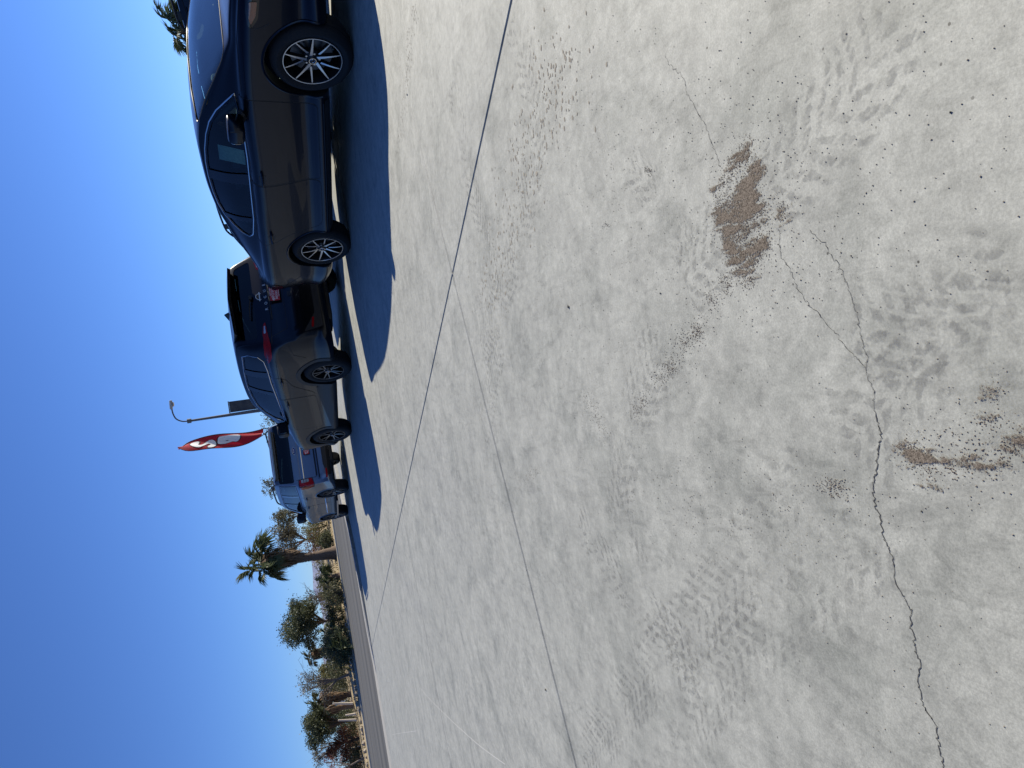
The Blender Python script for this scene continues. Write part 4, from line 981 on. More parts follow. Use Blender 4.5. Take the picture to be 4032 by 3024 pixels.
# ------------------------------------------------------------------ large silver SUV
ED = [(-1.08, 1.30), (-1.20, 1.48), (-1.45, 1.68), (-1.75, 1.745), (-2.2, 1.765), (-3.2, 1.76), (-4.05, 1.735), (-4.13, 1.34), (-3.2, 1.315), (-2.1, 1.305)]
EDi = inset(ED, .02)
EXP = dict(x0=-4.37, x1=.97, wb=3.11, wmax=1.0, rt=.405, rr=.285, arch=.455, face=.985, paint=P_EXP, wroof=.80, ztop=1.82, sh=.03, dip=.025, tw=.27,
    zt=K((-4.37, .60), (-4.355, .70), (-4.33, .735), (-4.27, .75), (-4.26, .80), (-4.25, 1.2), (-4.235, 1.34), (-4.17, 1.60), (-4.11, 1.80), (-4.05, 1.86), (-3.9, 1.88), (-2.5, 1.905), (-1.9, 1.89), (-1.5, 1.82), (-1.2, 1.70), (-.85, 1.50), (-.55, 1.35), (-.3, 1.29), (.3, 1.245), (.7, 1.18), (.85, 1.06), (.93, .85), (.97, .68)),
    zs=K((-4.37, .52), (-4.27, .70), (-4.25, 1.1), (-4.22, 1.27), (-4, 1.285), (-1, 1.27), (-.4, 1.23), (.5, 1.15), (.8, 1.0), (.93, .75), (.97, .62)),
    ws=K((-4.37, .84), (-4.34, .92), (-4.2, .965), (-3.9, .99), (-3.4, 1.0), (0, 1.0), (.5, .985), (.75, .93), (.9, .8), (.97, .66)),
    zb=K((-4.37, .50), (-4.2, .40), (-3.6, .33), (.3, .30), (.97, .38)),
    crown=K((-4.3, .012), (-4.0, .04), (-1.8, .05), (-.3, .05), (.9, .03)),
    cab=(-4.08, -.45), side_windows=suv_windows(EDi, [(lean(-2.02, .05), lean(3, 0)), (lean(-2.98, -.05), lean(-2.10, .05)), (lean(-9, 0), lean(-3.14, -.05))], 1),
    windshield=round_poly([(.86, 1.32), (.76, 1.70), (.2, 1.76), (-.2, 1.76), (-.76, 1.70), (-.86, 1.32), (-.3, 1.31), (.3, 1.31)], .05), ws_x=-1.5,
    rear_window=round_poly([(.84, 1.36), (.78, 1.73), (-.78, 1.73), (-.84, 1.36)], .06), rw_x=-3.95, rw_m=GLASS_PRIV, drv=.42)
H = R(109.72); root = empty('large_suv', (-2.343 * .925, 23.522 * .925, 0), H, label='big silver blue SUV at the far end of the row, squarish red tail lamps', cat='car')
root.scale = (.925,) * 3; c = Car(EXP, root); c.glaze(); c.seats((-1.5, -2.5, -3.4), .3); c.wheels('x')
for ax in ('L', 'R'):
    sg = 1 if ax == 'L' else -1
    c.line('window_trim', ED, ax, .006, BLACK, closed=True, off=.002)
    for (a, b, ka, kb) in ((-2.12, -2.0, .05, .05),): c.decal('door_pillar', clipx(inset(ED, .012), lean(a, ka), lean(b, kb)), ax, .002, GLOSSBLK)
    for P in ([(-.80, 1.25), (-.74, .9), (-.66, .5), (-2.0, .5), (-2.02, 1.28)], [(-2.05, 1.28), (-2.03, .5), (-2.6, .52), (-2.68, .8), (-2.9, .98), (-3.08, 1.05), (-3.1, 1.28)]):
        d = c.decal('door', inset(P, .006), ax, .0022, P_EXP, step=.07); c.line('door_gap', P, ax, .004, BLACK, parent=d, closed=True, off=-.001)
    for hx_, hz in ((-1.85, 1.12), (-2.92, 1.13)):
        o1 = .035 * sg; q0 = c.hit(hx_ + .11, hz, ax)[0]; q1 = c.hit(hx_ - .11, hz, ax)[0]; mb = MB()
        mb.tube([q0, q0 + Vector((-.02, o1, 0)), q1 + Vector((.02, o1, 0)), q1], .016, 8); mb.build('door_handle', P_EXP, root)
        c.decal('handle_cup', [(hx_ + .07 * math.cos(a), hz + .04 * math.sin(a)) for a in np.linspace(0, 6.283, 14, endpoint=False)], ax, .004, BLACK)
    c.line('body_moulding', [(-.72, .62), (-2.6, .64)], ax, .016, CHROME, off=.004)
    c.line('shoulder_crease', [(-4.1, 1.2), (-2.5, 1.185), (-.4, 1.14)], ax, .006, P_EXP)
    c.decal('sill_cladding', [(-.55, .31), (-.55, .42), (-2.6, .42), (-2.6, .31)], ax, .008, BLACK)
    c.decal('tail_light', round_poly([(-4.02, 1.22), (-4.02, 1.0), (-4.10, .90), (-4.25, .88), (-4.25, 1.23)], .03), ax, .010, RED_L)
    o = c.decal('tail_light', round_poly([(sg * .80, 1.24), (sg * .78, .92), (sg * .96, .88), (sg * .96, 1.24)], .035), 'B', .012, RED_L)
    c.decal('reversing_lamp', round_poly([(sg * .80, 1.19), (sg * .79, 1.0), (sg * .87, 1.0), (sg * .88, 1.19)], .02), 'B', .018, CLEARL)
    c.line('lamp_bars', [(sg * .80, 1.125), (sg * .88, 1.125)], 'B', .006, BLACK, off=.02); c.line('lamp_bars', [(sg * .80, 1.065), (sg * .88, 1.065)], 'B', .006, BLACK, off=.02)
    c.line('lamp_surround', round_poly([(sg * .79, 1.25), (sg * .77, .91), (sg * .97, .87), (sg * .97, 1.25)], .035), 'B', .008, BLACK, closed=True, off=.008)
    for wx in (0, -3.11):
        arc = [(wx + .465 * math.cos(a), .415 + .465 * math.sin(a)) for a in np.linspace(R(-8), R(188), 36)]; c.line('arch_lip', arc, ax, .014, P_EXP)
    mb = MB(); mb.box((-1.6, sg * 1.02, .335), (2.0, .17, .05), 0); mb.box((-1.6, sg * 1.107, .335), (2.0, .012, .035), 1)
    for x in (-.9, -1.6, -2.3): mb.box((x, sg * .9, .36), (.06, .2, .05), 0)
    mb.build('running_board', [BLACK, CHROME], root, smooth=False)
    mb = MB(); pts = []
    for x, dz in ((-3.95, 0), (-3.8, .05), (-3.5, .065), (-2.3, .065), (-1.95, .05), (-1.8, 0)):
        zt, zs, ws, wsh, zb, ze, we = c.prm(x); pts.append((x, sg * (we - .05), ze + .02 + dz))
    mb.tube(crom(pts, 4), .02, 8); mb.build('roof_rail', BLACK, root)
    c.decal('reflector', round_poly([(sg * .62, .555), (sg * .62, .515), (sg * .86, .525), (sg * .86, .565)], .015), 'B', .016, RED_L)
    c.decal('headlight', round_poly([(.80, 1.06), (.62, 1.09), (.62, .92), (.82, .90)], .03), ax, .008, CLEARL)
c.decal('bumper_step', round_poly([(.80, .735), (.84, .71), (-.84, .71), (-.80, .735)], .008), 'B', .006, BLACK)
c.decal('lower_bumper', round_poly([(.80, .50), (.5, .60), (-.5, .60), (-.80, .50), (-.75, .42), (.75, .42)], .02), 'B', .008, BLACK)
c.line('tailgate_gap', [(.78, 1.30), (.77, .80), (-.77, .80), (-.78, 1.30)], 'B', .006, BLACK)
c.line('tailgate_bar', [(.77, 1.12), (-.77, 1.12)], 'B', .020, CHROME, off=.004)
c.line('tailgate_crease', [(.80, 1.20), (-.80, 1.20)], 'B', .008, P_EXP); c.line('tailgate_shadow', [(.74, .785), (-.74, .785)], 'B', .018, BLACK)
mb = MB(); x = c.hit(0, 1.27, 'B')[0].x - .01; mb.add([(x, .095 * math.cos(a), 1.27 + .04 * math.sin(a)) for a in np.linspace(0, 6.283, 24, endpoint=False)], [tuple(range(24))]); ov = mb.build('badge', BLUE_OVAL, root, smooth=False)
mb = MB(); mb.tube([(x, .095 * math.cos(a), 1.27 + .04 * math.sin(a)) for a in np.linspace(0, 6.283, 24, endpoint=False)], .004, 5, closed=True); mb.build('badge_rim', CHROME, ov)
text_mesh('badge_text', 'Ford', .05, WHITE, ov, rear_mtx(x - .004, 0, 1.27), .001)
plate(c, .965, .03)
mb = MB(); P = [(-3.9, .70, 1.865), (-3.9, -.70, 1.865), (-4.28, -.66, 1.815), (-4.28, .66, 1.815)]
mb.add(P + [(x_, y_, z_ - .035) for x_, y_, z_ in P], [(3, 2, 1, 0), (4, 5, 6, 7), (0, 1, 5, 4), (1, 2, 6, 5), (2, 3, 7, 6), (3, 0, 4, 7)]); mb.build('roof_spoiler', P_EXP, root, smooth=False)
mirror(c, -.98, .97, 1.38, BLACK, (.2, .28, .26))
mb = MB(); mb_round(mb, (-3.75, 0, .42), (.9, .9, .22), 0); mb.tube([(-3.11, -.8, .40), (-3.11, .8, .40)], .06, 10); mb.tube([(-4.0, -.4, .36), (-4.28, -.4, .36)], .05, 10); mb.build('underbody', BLACK, root)

# ------------------------------------------------------------------ feather flag
fr = empty('feather_flag', (-.27, 22.95, 0), R(52), label='red feather flag with white letters standing behind the big silver SUV', cat='flag')
prof = [(.0, 2.05), (.0, 2.4), (.0, 3.0), (.0, 3.5), (-.01, 3.85), (-.05, 4.12), (-.13, 4.26), (-.23, 4.40)]
left = [(-.23, 2.10), (-.26, 2.4), (-.32, 3.0), (-.37, 3.5), (-.41, 3.85), (-.41, 4.08), (-.36, 4.25), (-.26, 4.40)]
V = []; F = []; nu, nv = 10, 40; prof = [(x * 1.45, z) for x, z in prof]; left = [(x * 1.45, z) for x, z in left]; Pr = crom(prof, 6); Pl = crom(left, 6); nv = len(Pr)
def fold(u, v): return .06 * math.sin(u * 6 + v * 8) * (1 - .5 * v) + .12 * u * math.sin(v * 4.6)
PRz = [p[1] for p in Pr]; PRx = [p[0] for p in Pr]; PLz = [p[1] for p in Pl]; PLx = [p[0] for p in Pl]
def flagpt(u, v, o=0):
    v = min(max(v, 0), 1); zq = 2.05 + 2.35 * v; a = [float(np.interp(zq, PRz, PRx)), zq]; zl = 2.10 + 2.30 * v; b = [float(np.interp(zl, PLz, PLx)), zl]
    return (a[0] + (b[0] - a[0]) * u, fold(u, v) - o, a[1] + (b[1] - a[1]) * u)
for j in range(nv):
    for i in range(nu + 1): V.append(flagpt(i / nu, j / (nv - 1)))
for j in range(nv - 1):
    for i in range(nu): a = j * (nu + 1) + i; F.append((a, a + 1, a + nu + 2, a + nu + 1))
mesh('flag_cloth', V, F, FLAG_R, fr, smooth=True)
def letter(name, P, m, off):
    P = [(a, .57 + (b - .655) * .97 if b > .645 else .275 + (b - .375) * 1.05) for a, b in P]
    V2, F2 = grid_poly(P, .05); mesh(name, [flagpt(a, b, off) for a, b in V2], F2, m, fr, smooth=True)
# S read with the flag upright, and the folded letter beneath; (u: 0 pole .. 1 edge, v: height)
Sx = [(.30, .965), (.16, .93), (.14, .86), (.28, .825), (.38, .84), (.40, .875), (.30, .885), (.34, .905), (.46, .90), (.60, .85), (.60, .77), (.68, .70), (.86, .68), (.92, .72), (.92, .80), (.74, .81), (.74, .76), (.66, .80), (.70, .87), (.66, .92), (.50, .955)]
S_sh = smooth_poly([(.16, .90), (.22, .95), (.44, .955), (.66, .925), (.80, .875), (.82, .83), (.66, .79), (.52, .765), (.47, .735), (.58, .715), (.70, .735), (.90, .74), (.92, .69), (.72, .655), (.44, .655), (.28, .69), (.26, .74), (.38, .785), (.52, .815), (.56, .845), (.44, .865), (.32, .855), (.20, .86)], 3)
def grow(P, d): return inset(P, -d)
letter('letter_outline', grow(S_sh, .013), FLAG_K, .008); letter('letter', S_sh, FLAG_W, .014)
A_sh = smooth_poly([(.22, .62), (.46, .635), (.58, .62), (.62, .55), (.60, .47), (.66, .42), (.60, .385), (.40, .375), (.26, .40), (.20, .46), (.20, .55)], 4)
letter('letter_outline', grow(A_sh, .013), FLAG_K, .008); letter('letter', A_sh, FLAG_W, .014)
letter('letter_slit', [(.48, .555), (.50, .53), (.50, .50), (.47, .52)], FLAG_K, .018)
mb = MB(); mb.tube([(.012, 0, 0), (.012, 0, 1.5)] + [(lambda q: (q[0] + .012, q[1], q[2]))(flagpt(0, v)) for v in np.linspace(0, 1, 24)], .014, 8); mb.build('pole', FLAG_K, fr)
mb = MB(); mb.tube([flagpt(1, v) for v in np.linspace(0, 1, 24)], .010, 6); mb.build('flag_hem', FLAG_K, fr)
mb = MB(); mb.lathe([(0, 0), (.25, 0), (.25, .04), (.03, .08), (0, .08)], 20); o = mb.build('base', BLACK, fr); o.rotation_euler = (R(90), 0, 0)

# ------------------------------------------------------------------ street lamp with a banner
lp = empty('street_lamp', (.68, 52, PZ(.68, 52)), 0, label='grey street lamp with curved arm and a dark banner, beyond the road', cat='street lamp')
zz = PZ(.68, 52)
mb = MB(); mb.tube([(0, 0, 0), (0, 0, 4), (-.04, 0, 8.1 - zz)], [.14, .115, .075], 14); mb.tube([(-.04, 0, 8.06 - zz), (-.04, 0, 8.3 - zz)], .15, 12); mb.build('pole', POLE, lp)
mb = MB(); mb.tube(crom([(-.04, 0, 8.2 - zz), (.0, 0, 8.6 - zz), (.22, 0, 8.95 - zz), (.62, 0, 9.1 - zz), (1.0, 0, 9.12 - zz)], 5), .045, 8); mb.build('arm', POLE, lp)
mb = MB(); mb_round(mb, (1.18, 0, 9.14 - zz), (.62, .3, .16), .05); o = mb.build('lamp_head', mat('lamp_housing', (.5, .5, .48), .5), lp)
mb = MB(); mb.lathe([(0, 0), (.12, 0), (.16, -.10), (.12, -.16), (0, -.18)], 16); o = mb.build('lamp_lens', CLEARL, lp); o.rotation_euler = (R(90), 0, 0); o.location = (1.2, 0, 9.12 - zz)
mb = MB(); mb.box((.50, 0, 4.2 - zz), (.74, .05, 2.75)); bn = mb.build('banner', BANNER, lp, smooth=False)
for z in (5.62, 2.8): mb = MB(); mb.tube([(0, 0, z - zz), (.9, 0, z - zz)], .035, 8); mb.build('bracket', POLE, lp)

# ------------------------------------------------------------------ vegetation
def leaves(name, clumps, per, size, m, parent, rng, flat=.0, spread=.3):
    per = int(per * 1.9); size *= .76; n = len(clumps) * per; C = np.repeat(np.array(clumps, float), per, 0); R3 = np.random.RandomState(rng.randrange(1 << 30))
    sig = C[:, 3:4]; P = C[:, :3] + R3.normal(0, 1, (n, 3)) * sig * np.array([1, 1, .75])
    a = R3.normal(0, 1, (n, 3)); a /= np.linalg.norm(a, axis=1)[:, None]; b = R3.normal(0, 1, (n, 3)); b -= a * (a * b).sum(1)[:, None]; b /= np.linalg.norm(b, axis=1)[:, None]
    sz = size * R3.uniform(.6, 1.35, (n, 1)); a = a * sz; b = b * sz * .5
    V = np.stack([P - a, P + b, P + a, P - b], 1).reshape(-1, 3)
    me = bpy.data.meshes.new(name); me.vertices.add(4 * n); me.vertices.foreach_set('co', V.ravel()); me.loops.add(4 * n); me.loops.foreach_set('vertex_index', np.arange(4 * n))
    me.polygons.add(n); me.polygons.foreach_set('loop_start', np.arange(n) * 4); me.polygons.foreach_set('loop_total', np.full(n, 4))
    me.materials.append(m); me.update(); me.validate(); o = bpy.data.objects.new(name, me); return link(o, parent)
def tree(x, y, h, rx, rz, zc, m, label, seed, n=170, per=22, leaf=.085, bark=BARK, fork=.45, cat='tree', name='tree', group=None, z=None, sparse=False, lean=(0, 0), tr=.09, clump=.17):
    rng = random.Random(seed); z0 = PZ(x, y) if z is None else z; root = empty(name, (x, y, z0 - .03), 0, label=label, cat=cat, group=group)
    mb = MB(); top = Vector((lean[0], lean[1], zc))
    f = Vector((lean[0] * fork, lean[1] * fork, (zc - rz) * .75 if zc > rz else zc * .3))
    mb.tube([(0, 0, 0), tuple(f * .5 + Vector((rng.uniform(-.05, .05), 0, 0))), tuple(f)], [tr * 1.25, tr, tr * .85], 8)
    cl = []; lobes = []
    for k in range(9):
        a = rng.uniform(0, 6.283); q = rng.uniform(.35, .72); v = rng.uniform(-.6, .75); lobes.append((math.cos(a) * q * rx, math.sin(a) * q * rx, v * rz, rng.uniform(.34, .55)))
    for k in range(n):
        lx, ly, lz, lr = rng.choice(lobes); d = Vector((rng.gauss(0, 1), rng.gauss(0, 1), rng.gauss(0, 1))).normalized() * (rng.random() ** .4)
        cl.append((top.x + lx + d.x * lr * rx, top.y + ly + d.y * lr * rx, max(.12, top.z + lz + d.z * lr * rz), clump * rng.uniform(.6, 1.3) * rx / 1.4))
    for k, (lx, ly, lz, lr) in enumerate(lobes):
        e = Vector((top.x + lx, top.y + ly, max(.2, top.z + lz))); md = f.lerp(e, .5) + Vector((rng.uniform(-.12, .12), rng.uniform(-.1, .1), .1)); pts = crom([tuple(f), tuple(md), tuple(e)], 3)
        mb.tube(pts, list(np.linspace(tr * .6, tr * .18, len(pts))), 6)
        for w_ in range(5 if sparse else 2):
            e2 = e + Vector((rng.gauss(0, .3) * rx, rng.gauss(0, .3) * rx, rng.gauss(.05, .28) * rz)); m0 = f.lerp(e, rng.uniform(.5, 1)); mb.tube([tuple(m0), tuple(m0.lerp(e2, .5) + Vector((0, 0, .06))), tuple(e2)], [tr * .2, tr * .12, tr * .05], 4)
            if sparse:
                for _ in range(3): e3 = e2 + Vector((rng.gauss(0, .2), rng.gauss(0, .2), rng.gauss(.05, .2))); mb.tube([tuple(m0.lerp(e2, rng.uniform(.4, 1))), tuple(e3)], [tr * .09, tr * .04], 3)
    mb.build('trunk', bark, root); leaves('crown', cl, per, leaf, m, root, rng); return root
_fr = {}
def frond_mesh(kind, m, L=1.0, seed=0):
    key = (kind, seed, m.name)
    if key in _fr: return _fr[key]
    rng = random.Random(seed); mb = MB(); pl = L * .5
    mb.tube([(0, 0, 0), (pl * .5, 0, .03), (pl, 0, 0)], [.02, .014, .010], 4, m=1)
    for k in range(20):
        a = (-1.25 + 2.5 * k / 19) * (1 if kind == 'fan' else .35); ln = L * .62 * (1 - .28 * abs(a) / 1.25) * rng.uniform(.85, 1.08); wd = .030 * L
        d = Vector((math.cos(a), math.sin(a), 0)); s_ = Vector((-d.y, d.x, 0)); p0 = Vector((pl, 0, 0)); dr = rng.uniform(.14, .42) * ln
        c1 = p0 + d * ln * .55 + Vector((0, 0, .03 - .10 * dr)); c2 = p0 + d * ln + Vector((0, 0, -dr)) + s_ * rng.uniform(-.03, .03)
        mb.add([p0, c1 - s_ * wd + Vector((0, 0, .012)), c1 - Vector((0, 0, .012)), c1 + s_ * wd + Vector((0, 0, .012)), c2], [(0, 1, 2), (0, 2, 3), (1, 4, 2), (2, 4, 3)], 0)
    o = mb.build('frond', [m, m], smooth=False); me = o.data; bpy.data.objects.remove(o); _fr[key] = me; return me
def palm(x, y, hc, L, nf, label, seed, z=None, tr=.26, skirt=0, name='palm_tree', m=L_PALM, cat='palm tree', flare=1.6, spread=(-35, 80), leanx=0, group=None):
    rng = random.Random(seed); z0 = PZ(x, y) if z is None else z; root = empty(name, (x, y, z0 - .03), 0, label=label, cat=cat, group=group)
    if hc > .5:
        mb = MB(); k = 14; pts = [(leanx * (i / k) ** 1.5 + rng.uniform(-.01, .01), 0, hc * i / k) for i in range(k + 1)]
        rr_ = [tr * (1 + (flare - 1) * math.exp(-i / k * 7)) * rng.uniform(.94, 1.06) for i in range(k + 1)]; mb.tube(pts, rr_, 12)
        for i in range(int(60 * hc)):
            if hc < 1.5: break
            zq = rng.uniform(.25, 1) * hc; a = rng.uniform(0, 6.28); rq = tr * 1.03; lx = leanx * (zq / hc) ** 1.5
            mb.add([(lx + rq * math.cos(a - .2), rq * math.sin(a - .2), zq), (lx + rq * math.cos(a + .2), rq * math.sin(a + .2), zq), (lx + (rq + .05) * math.cos(a), (rq + .05) * math.sin(a), zq + .10)], [(0, 1, 2)])
        mb.build('trunk', BARK_PALM, root)
    for i in range(nf):
        el = R(rng.uniform(*spread)); az = i * 2.399 + rng.uniform(-.3, .3); s_ = L * rng.uniform(.82, 1.12) * (1 if el > 0 else .9)
        me = frond_mesh('fan', m, 1.0, i % 4); o = bpy.data.objects.new('frond', me)
        o.rotation_mode = 'ZYX'; o.rotation_euler = (rng.uniform(-.6, .6), -el, az); o.location = (leanx, 0, hc + rng.uniform(-.12, .12)); o.scale = (s_,) * 3; link(o, root)
    if skirt:
        mb = MB()
        for i in range(int(240 * skirt)):
            a = rng.uniform(0, 6.28); zq = hc - .05 - rng.random() ** 1.2 * skirt; ro = tr + .06 + skirt * .27 * (1 - (hc - zq) / skirt) * rng.uniform(.5, 1.3); ln = rng.uniform(.35, .75)
            c_, s2 = math.cos(a), math.sin(a); wv = .045; p = Vector((leanx + tr * .6 * c_, tr * .6 * s2, zq + .12)); e = Vector((leanx + ro * c_, ro * s2, zq - ln * .35)); f = Vector((leanx + ro * 1.05 * c_, ro * 1.05 * s2, zq - ln)); t = Vector((-s2, c_, 0)) * wv
            mb.add([p, e - t, e + t, f - t * .3, f + t * .3], [(0, 1, 2), (1, 3, 4, 2)])
        o = mb.build('dead_skirt', SKIRT, root, smooth=False); o['kind'] = 'stuff'
    return root
def bush(x, y, rx, h, m, label, seed, n=60, per=22, leaf=.07, name='bush', cat='bush', z=None, group=None):
    rng = random.Random(seed); z0 = PZ(x, y) if z is None else z; root = empty(name, (x, y, z0 - .03), 0, label=label, cat=cat, group=group)
    cl = []
    for k in range(n):
        a = rng.uniform(0, 6.28); q = math.sqrt(rng.random()); zz_ = rng.random() ** .8 * math.sqrt(max(0, 1 - q * q * .8)); cl.append((math.cos(a) * q * rx, math.sin(a) * q * rx * .8, zz_ * h * .95 + .06, rx * .14 * rng.uniform(.6, 1.3)))
    leaves('foliage', cl, per, leaf, m, root, rng)
    mb = MB()
    for k in range(6): a = rng.uniform(0, 6.28); mb.tube([(0, 0, 0), (math.cos(a) * rx * .3, math.sin(a) * rx * .3, h * .4), (math.cos(a) * rx * .7, math.sin(a) * rx * .6, h * .75)], [.03, .02, .008], 5)
    mb.build('stem', BARK, root); return root

palm(-9.3, 49.1, 4.6, 1.95, 38, 'tall fan palm with shaggy brown skirt and flared trunk beside the road', 1, tr=.26, skirt=2.1, flare=1.9, leanx=.25, spread=(-75, 85))
tree(-11.0, 66, 4.6, 1.9, 1.5, 3.1, L_GREYG, 'grey green tree with a leaning dark trunk behind the tall fan palm', 2, n=150, leaf=.10, lean=(.3, 0), sparse=True)
bush(-10.3, 60, 1.3, 1.9, L_RED, 'rusty brown shrub just behind the tall palm trunk', 31, n=60)
bush(-8.4, 55.5, 1.3, 1.9, L_YEL, 'yellow green spiky shrub left of the big SUV nose', 3, n=80)
bush(-7.2, 54.5, .8, 1.1, L_OLIVE, 'small olive shrub on sand close to the SUV front wheel', 4, n=40)
palm(-10.6, 47.9, .75, .95, 26, 'low dark fan palm clump left of the tall palm', 5, spread=(5, 85), tr=.2)
palm(-11.5, 47.4, .55, .75, 20, 'small drooping fan palm at the kerb next to the low palm clump', 6, spread=(0, 80), tr=.18)
bush(-11.1, 45.8, .75, 1.15, L_OLIVE, 'spiky grassy shrub at the kerb below the low palms', 7, n=46)
bush(-13.0, 50.3, .42, .85, L_RED, 'small round reddish brown shrub on the sand', 8, n=30, leaf=.05)
bush(-12.9, 48.0, .85, 1.35, L_DARK, 'dark round shrub under the first big evergreen', 9, n=60)
tree(-14.7, 53, 5.0, 1.75, 1.2, 2.75, L_DARK, 'big round dark evergreen tree with forked trunk, nearest the palm', 10, n=300, per=26, leaf=.085, lean=(.15, 0), tr=.12)
tree(-14.2, 58, 2.6, 1.0, .9, 1.7, L_GREYG, 'thin bare grey shrub tree glimpsed behind the first evergreen', 11, n=30, per=8, sparse=True, bark=BARK_GREY)
palm(-13.9, 47.9, 1.05, .85, 22, 'short fan palm with dark trunk under the first evergreen', 12, spread=(-30, 85), tr=.17)
palm(-14.5, 46.5, .8, .8, 18, 'second short fan palm with dark trunk, nearer the kerb', 13, spread=(-30, 80), tr=.16)
bush(-13.9, 44.6, 1.05, 1.75, L_DARK, 'large dark spiky bush hard against the kerb', 14, n=110)
palm(-13.7, 43.9, .35, 1.0, 24, 'dark fan palm sprouting through the kerbside bush', 15, spread=(10, 85), tr=.15)
palm(-18.0, 57, 2.3, .95, 24, 'brownish fan palm behind the bare tree', 16, tr=.2, m=L_OLIVE, skirt=.7)
tree(-18.3, 52, 3.6, 1.6, 1.15, 2.25, L_GREYG, 'wide nearly bare tree with pale twigs and few grey leaves', 17, n=90, per=7, sparse=True, bark=BARK_GREY, leaf=.075, lean=(-.35, 0))
palm(-16.0, 46.5, .25, .8, 14, 'small yellowish fan palm at the foot of the bare tree', 18, spread=(15, 80), m=L_YEL, tr=.12)
tree(-24.6, 69, 3.2, 1.7, 1.2, 1.5, L_OLIVE, 'bushy olive green tree in the distance behind the bare tree', 19, n=150)
tree(-22.8, 66, 2.6, 1.2, .9, 1.3, L_YEL, 'low yellow green tree behind the bare tree trunk', 20, n=100)
palm(-21.3, 56.3, 2.5, .85, 26, 'slim fan palm with brown skirt right of the second evergreen', 21, tr=.17, skirt=1.6)
tree(-22.9, 55.4, 4.6, 1.5, 1.1, 2.5, L_DARK, 'second big round dark evergreen tree with straight trunk', 22, n=280, per=26, lean=(.1, 0), tr=.10)
palm(-21.2, 54.0, 1.9, .55, 10, 'stubby palm trunk covered in old frond bases', 23, tr=.2, skirt=.3, spread=(10, 80))
for k, (x, y, hh, dx, lb) in enumerate([(-21.9, 52.9, 1.25, .3, 'thick white tree stake leaning under the second evergreen'), (-20.9, 53.4, 1.35, .35, 'white slanting stake next to the stubby palm trunk'), (-21.6, 53.2, .7, .1, 'short white stake between two leaning stakes')]):
    mb = MB(); z = PZ(x, y); mb.tube([(x, y, z), (x + dx, y, z + hh)], [.10, .06], 8); tag(mb.build('stake', STAKE), label=lb, cat='stake')
tree(-30.3, 74, 3.4, 1.5, 1.3, 1.6, L_DARK, 'distant dark green conifer shaped tree by the mountains gap', 24, n=130, leaf=.1)
tree(-24.1, 55, 2.6, 1.25, .95, 1.45, L_RED, 'rusty red leaved small tree left of the second evergreen', 25, n=120, per=14, sparse=True)
tree(-24.6, 56, 3.6, 1.1, .9, 2.55, L_GREYG, 'thin grey green treetop rising above the rusty tree', 26, n=50, per=10, sparse=True, bark=BARK_GREY)
tree(-23.3, 50, 3.0, 1.2, .9, 2.1, L_PINK, 'small crimson leaved tree with slanting grey trunk at the picture edge', 27, n=60, per=9, sparse=True, bark=BARK_GREY, leaf=.06, lean=(-.5, 0), tr=.06)
bush(-25.4, 54.4, 1.2, 1.5, L_DARK, 'dark green bush at the foot of the crimson tree', 28, n=80)
bush(-26.6, 60, 1.6, 1.3, L_OLIVE, 'wide olive bush behind the rusty tree', 29, n=90)
for k, (x, y) in enumerate([(-24.5, 58.5), (-25.6, 57.0)]):
    mb = MB(); z = PZ(x, y); mb.box((x, y, z + .55), (.07, .07, 1.1)); mb.box((x, y, z + 1.05), (.5, .05, .07)); tag(mb.build('park_post', STAKE, smooth=False), label=['pale post with a crossbar, farther right one under the rusty tree', 'pale post with a crossbar, nearer one beside the olive bush'][k], cat='post')
for k, (x, y, rx_, h_, m_, lb) in enumerate([(-12.2, 52.5, 1.1, 1.3, L_OLIVE, 'olive shrub behind the drooping kerbside palm'), (-16.0, 50.5, 1.2, 1.5, L_YEL, 'yellow olive shrub between the first evergreen and the bare tree'), (-17.2, 55.5, 1.4, 1.7, L_DARK, 'dark shrub behind the bare tree trunk'),
        (-19.6, 57.5, 1.5, 1.6, L_DARK, 'dark green shrub left of the bare tree'), (-26.0, 57.5, 1.5, 1.9, L_RED, 'rust brown shrub beneath the thin grey treetop'), (-21.0, 60, 1.6, 1.5, L_OLIVE, 'olive shrub behind the white stakes'), (-9.0, 52.0, .8, .9, L_DARK, 'low dark shrub right behind the flared palm trunk'), (-23.8, 57.0, 1.2, 1.4, L_DARK, 'dark shrub behind the straight evergreen trunk')]):
    bush(x, y, rx_, h_, m_, lb, 60 + k, n=70)
tree(-5.3, 60, 4.4, .9, .75, 3.6, L_OLIVE, 'treetop just showing above the roof of the big SUV', 40, n=50, per=12, leaf=.08)
tree(-7.7, 60, 3.9, 1.0, 1.0, 2.7, L_OLIVE, 'leafy olive tree beyond the windshield of the big SUV', 41, n=90, per=14, leaf=.08)
tree(-.3, 60, 4.4, 1.2, 1.3, 2.9, L_OLIVE, 'loose leafy tree seen between the crossover mirror and the big SUV', 42, n=90, per=10, leaf=.09, sparse=True)
tree(2.6, 61, 4.2, 1.7, 1.3, 2.3, L_OLIVE, 'green tree glimpsed through the front window of the crossover', 43, n=120, per=14, leaf=.09)
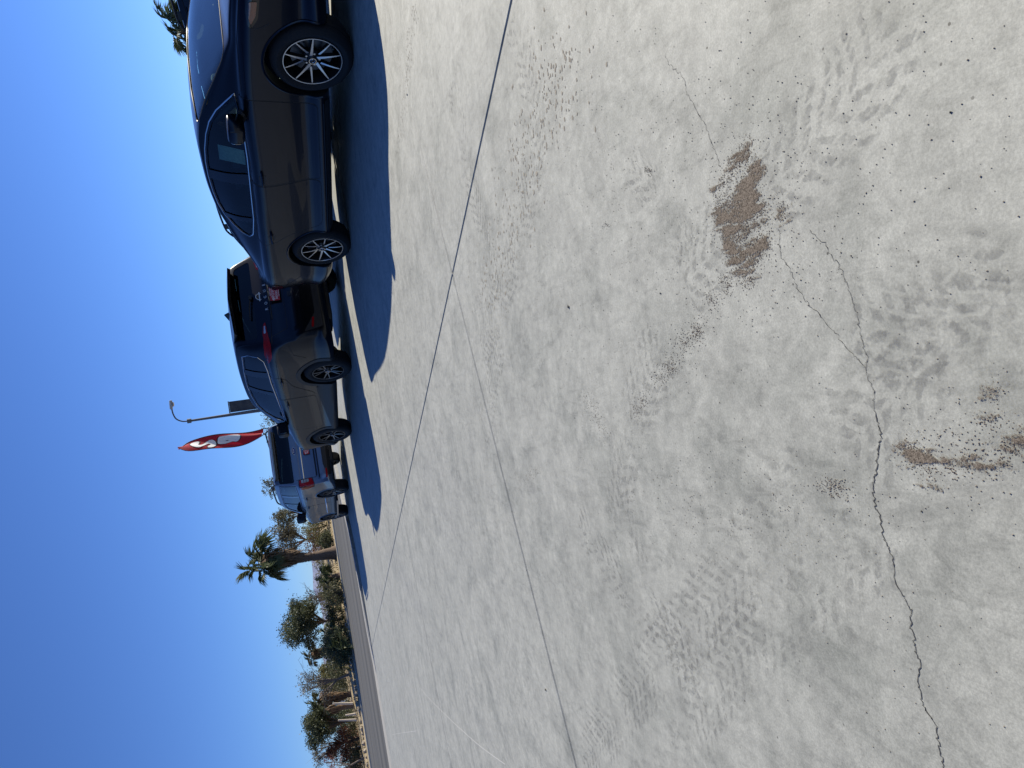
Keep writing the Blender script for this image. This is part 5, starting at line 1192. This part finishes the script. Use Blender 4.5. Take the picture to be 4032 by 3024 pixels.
palm(13.3, 25.6, 3.0, 1.05, 30, 'fan palm top showing over the sedan windshield', 44, z=0, tr=.2, spread=(-30, 85), skirt=.8)
# distant scrub line behind the park : one mass nobody could count
rng = random.Random(77); cl = []
for i in range(900):
    t = rng.uniform(-45, 32); s_ = kerb_s(t) + rng.uniform(34, 62); p = W(s_, t); cl.append((p[0], p[1], park_z(s_, t) + rng.random() ** 1.6 * 1.0 + .05, rng.uniform(.3, .6)))
o = leaves('scrub', cl, 16, .16, L_OLIVE, None, rng); tag(o, label='low olive scrub massed along the far side of the park', kind='stuff')
# dry tufts and rocks along the far kerb
pts = []; V = []; F = []
for i in range(380):
    t = rng.uniform(-14, 12); s_ = kerb_s(t) + .3 + rng.random() ** 1.5 * 9; p = W(s_, t, park_z(s_, t)); b = len(V)
    for k in range(4):
        a = rng.uniform(0, 6.28); h_ = rng.uniform(.06, .2); dx, dy = math.cos(a) * .03, math.sin(a) * .03
        V += [(p[0] - dx, p[1] - dy, p[2] - .01), (p[0] + dx, p[1] + dy, p[2] - .01), (p[0] + rng.gauss(0, .06), p[1] + rng.gauss(0, .06), p[2] + h_)]; F.append((b + 3 * k, b + 3 * k + 1, b + 3 * k + 2))
o = mesh('dry_grass', V, F, leafmat('straw', (.24, .19, .10), (.17, .14, .08))); tag(o, label='tufts of dry straw coloured grass on the sandy verge', kind='stuff')
RK = []
for k in range(26):
    t = -4.5 + k * .33 + rng.uniform(-.12, .12); s_ = kerb_s(t) + .75 + rng.uniform(-.25, .5); p = W(s_, t, park_z(s_, t)); r_ = rng.uniform(.09, .2)
    V = []; bm = bmesh.new(); bmesh.ops.create_icosphere(bm, subdivisions=1, radius=r_)
    for v in bm.verts: v.co *= rng.uniform(.75, 1.2); v.co.z *= .7
    me = bpy.data.meshes.new('rock'); bm.to_mesh(me); bm.free(); me.materials.append(ROCK); o = bpy.data.objects.new('rock', me); o.location = (p[0], p[1], p[2] + r_ * .25); link(o)
    tag(o, label='tan rock in the loose line edging the sand along the kerb', cat='rock', group='rocks edging the sandy verge')
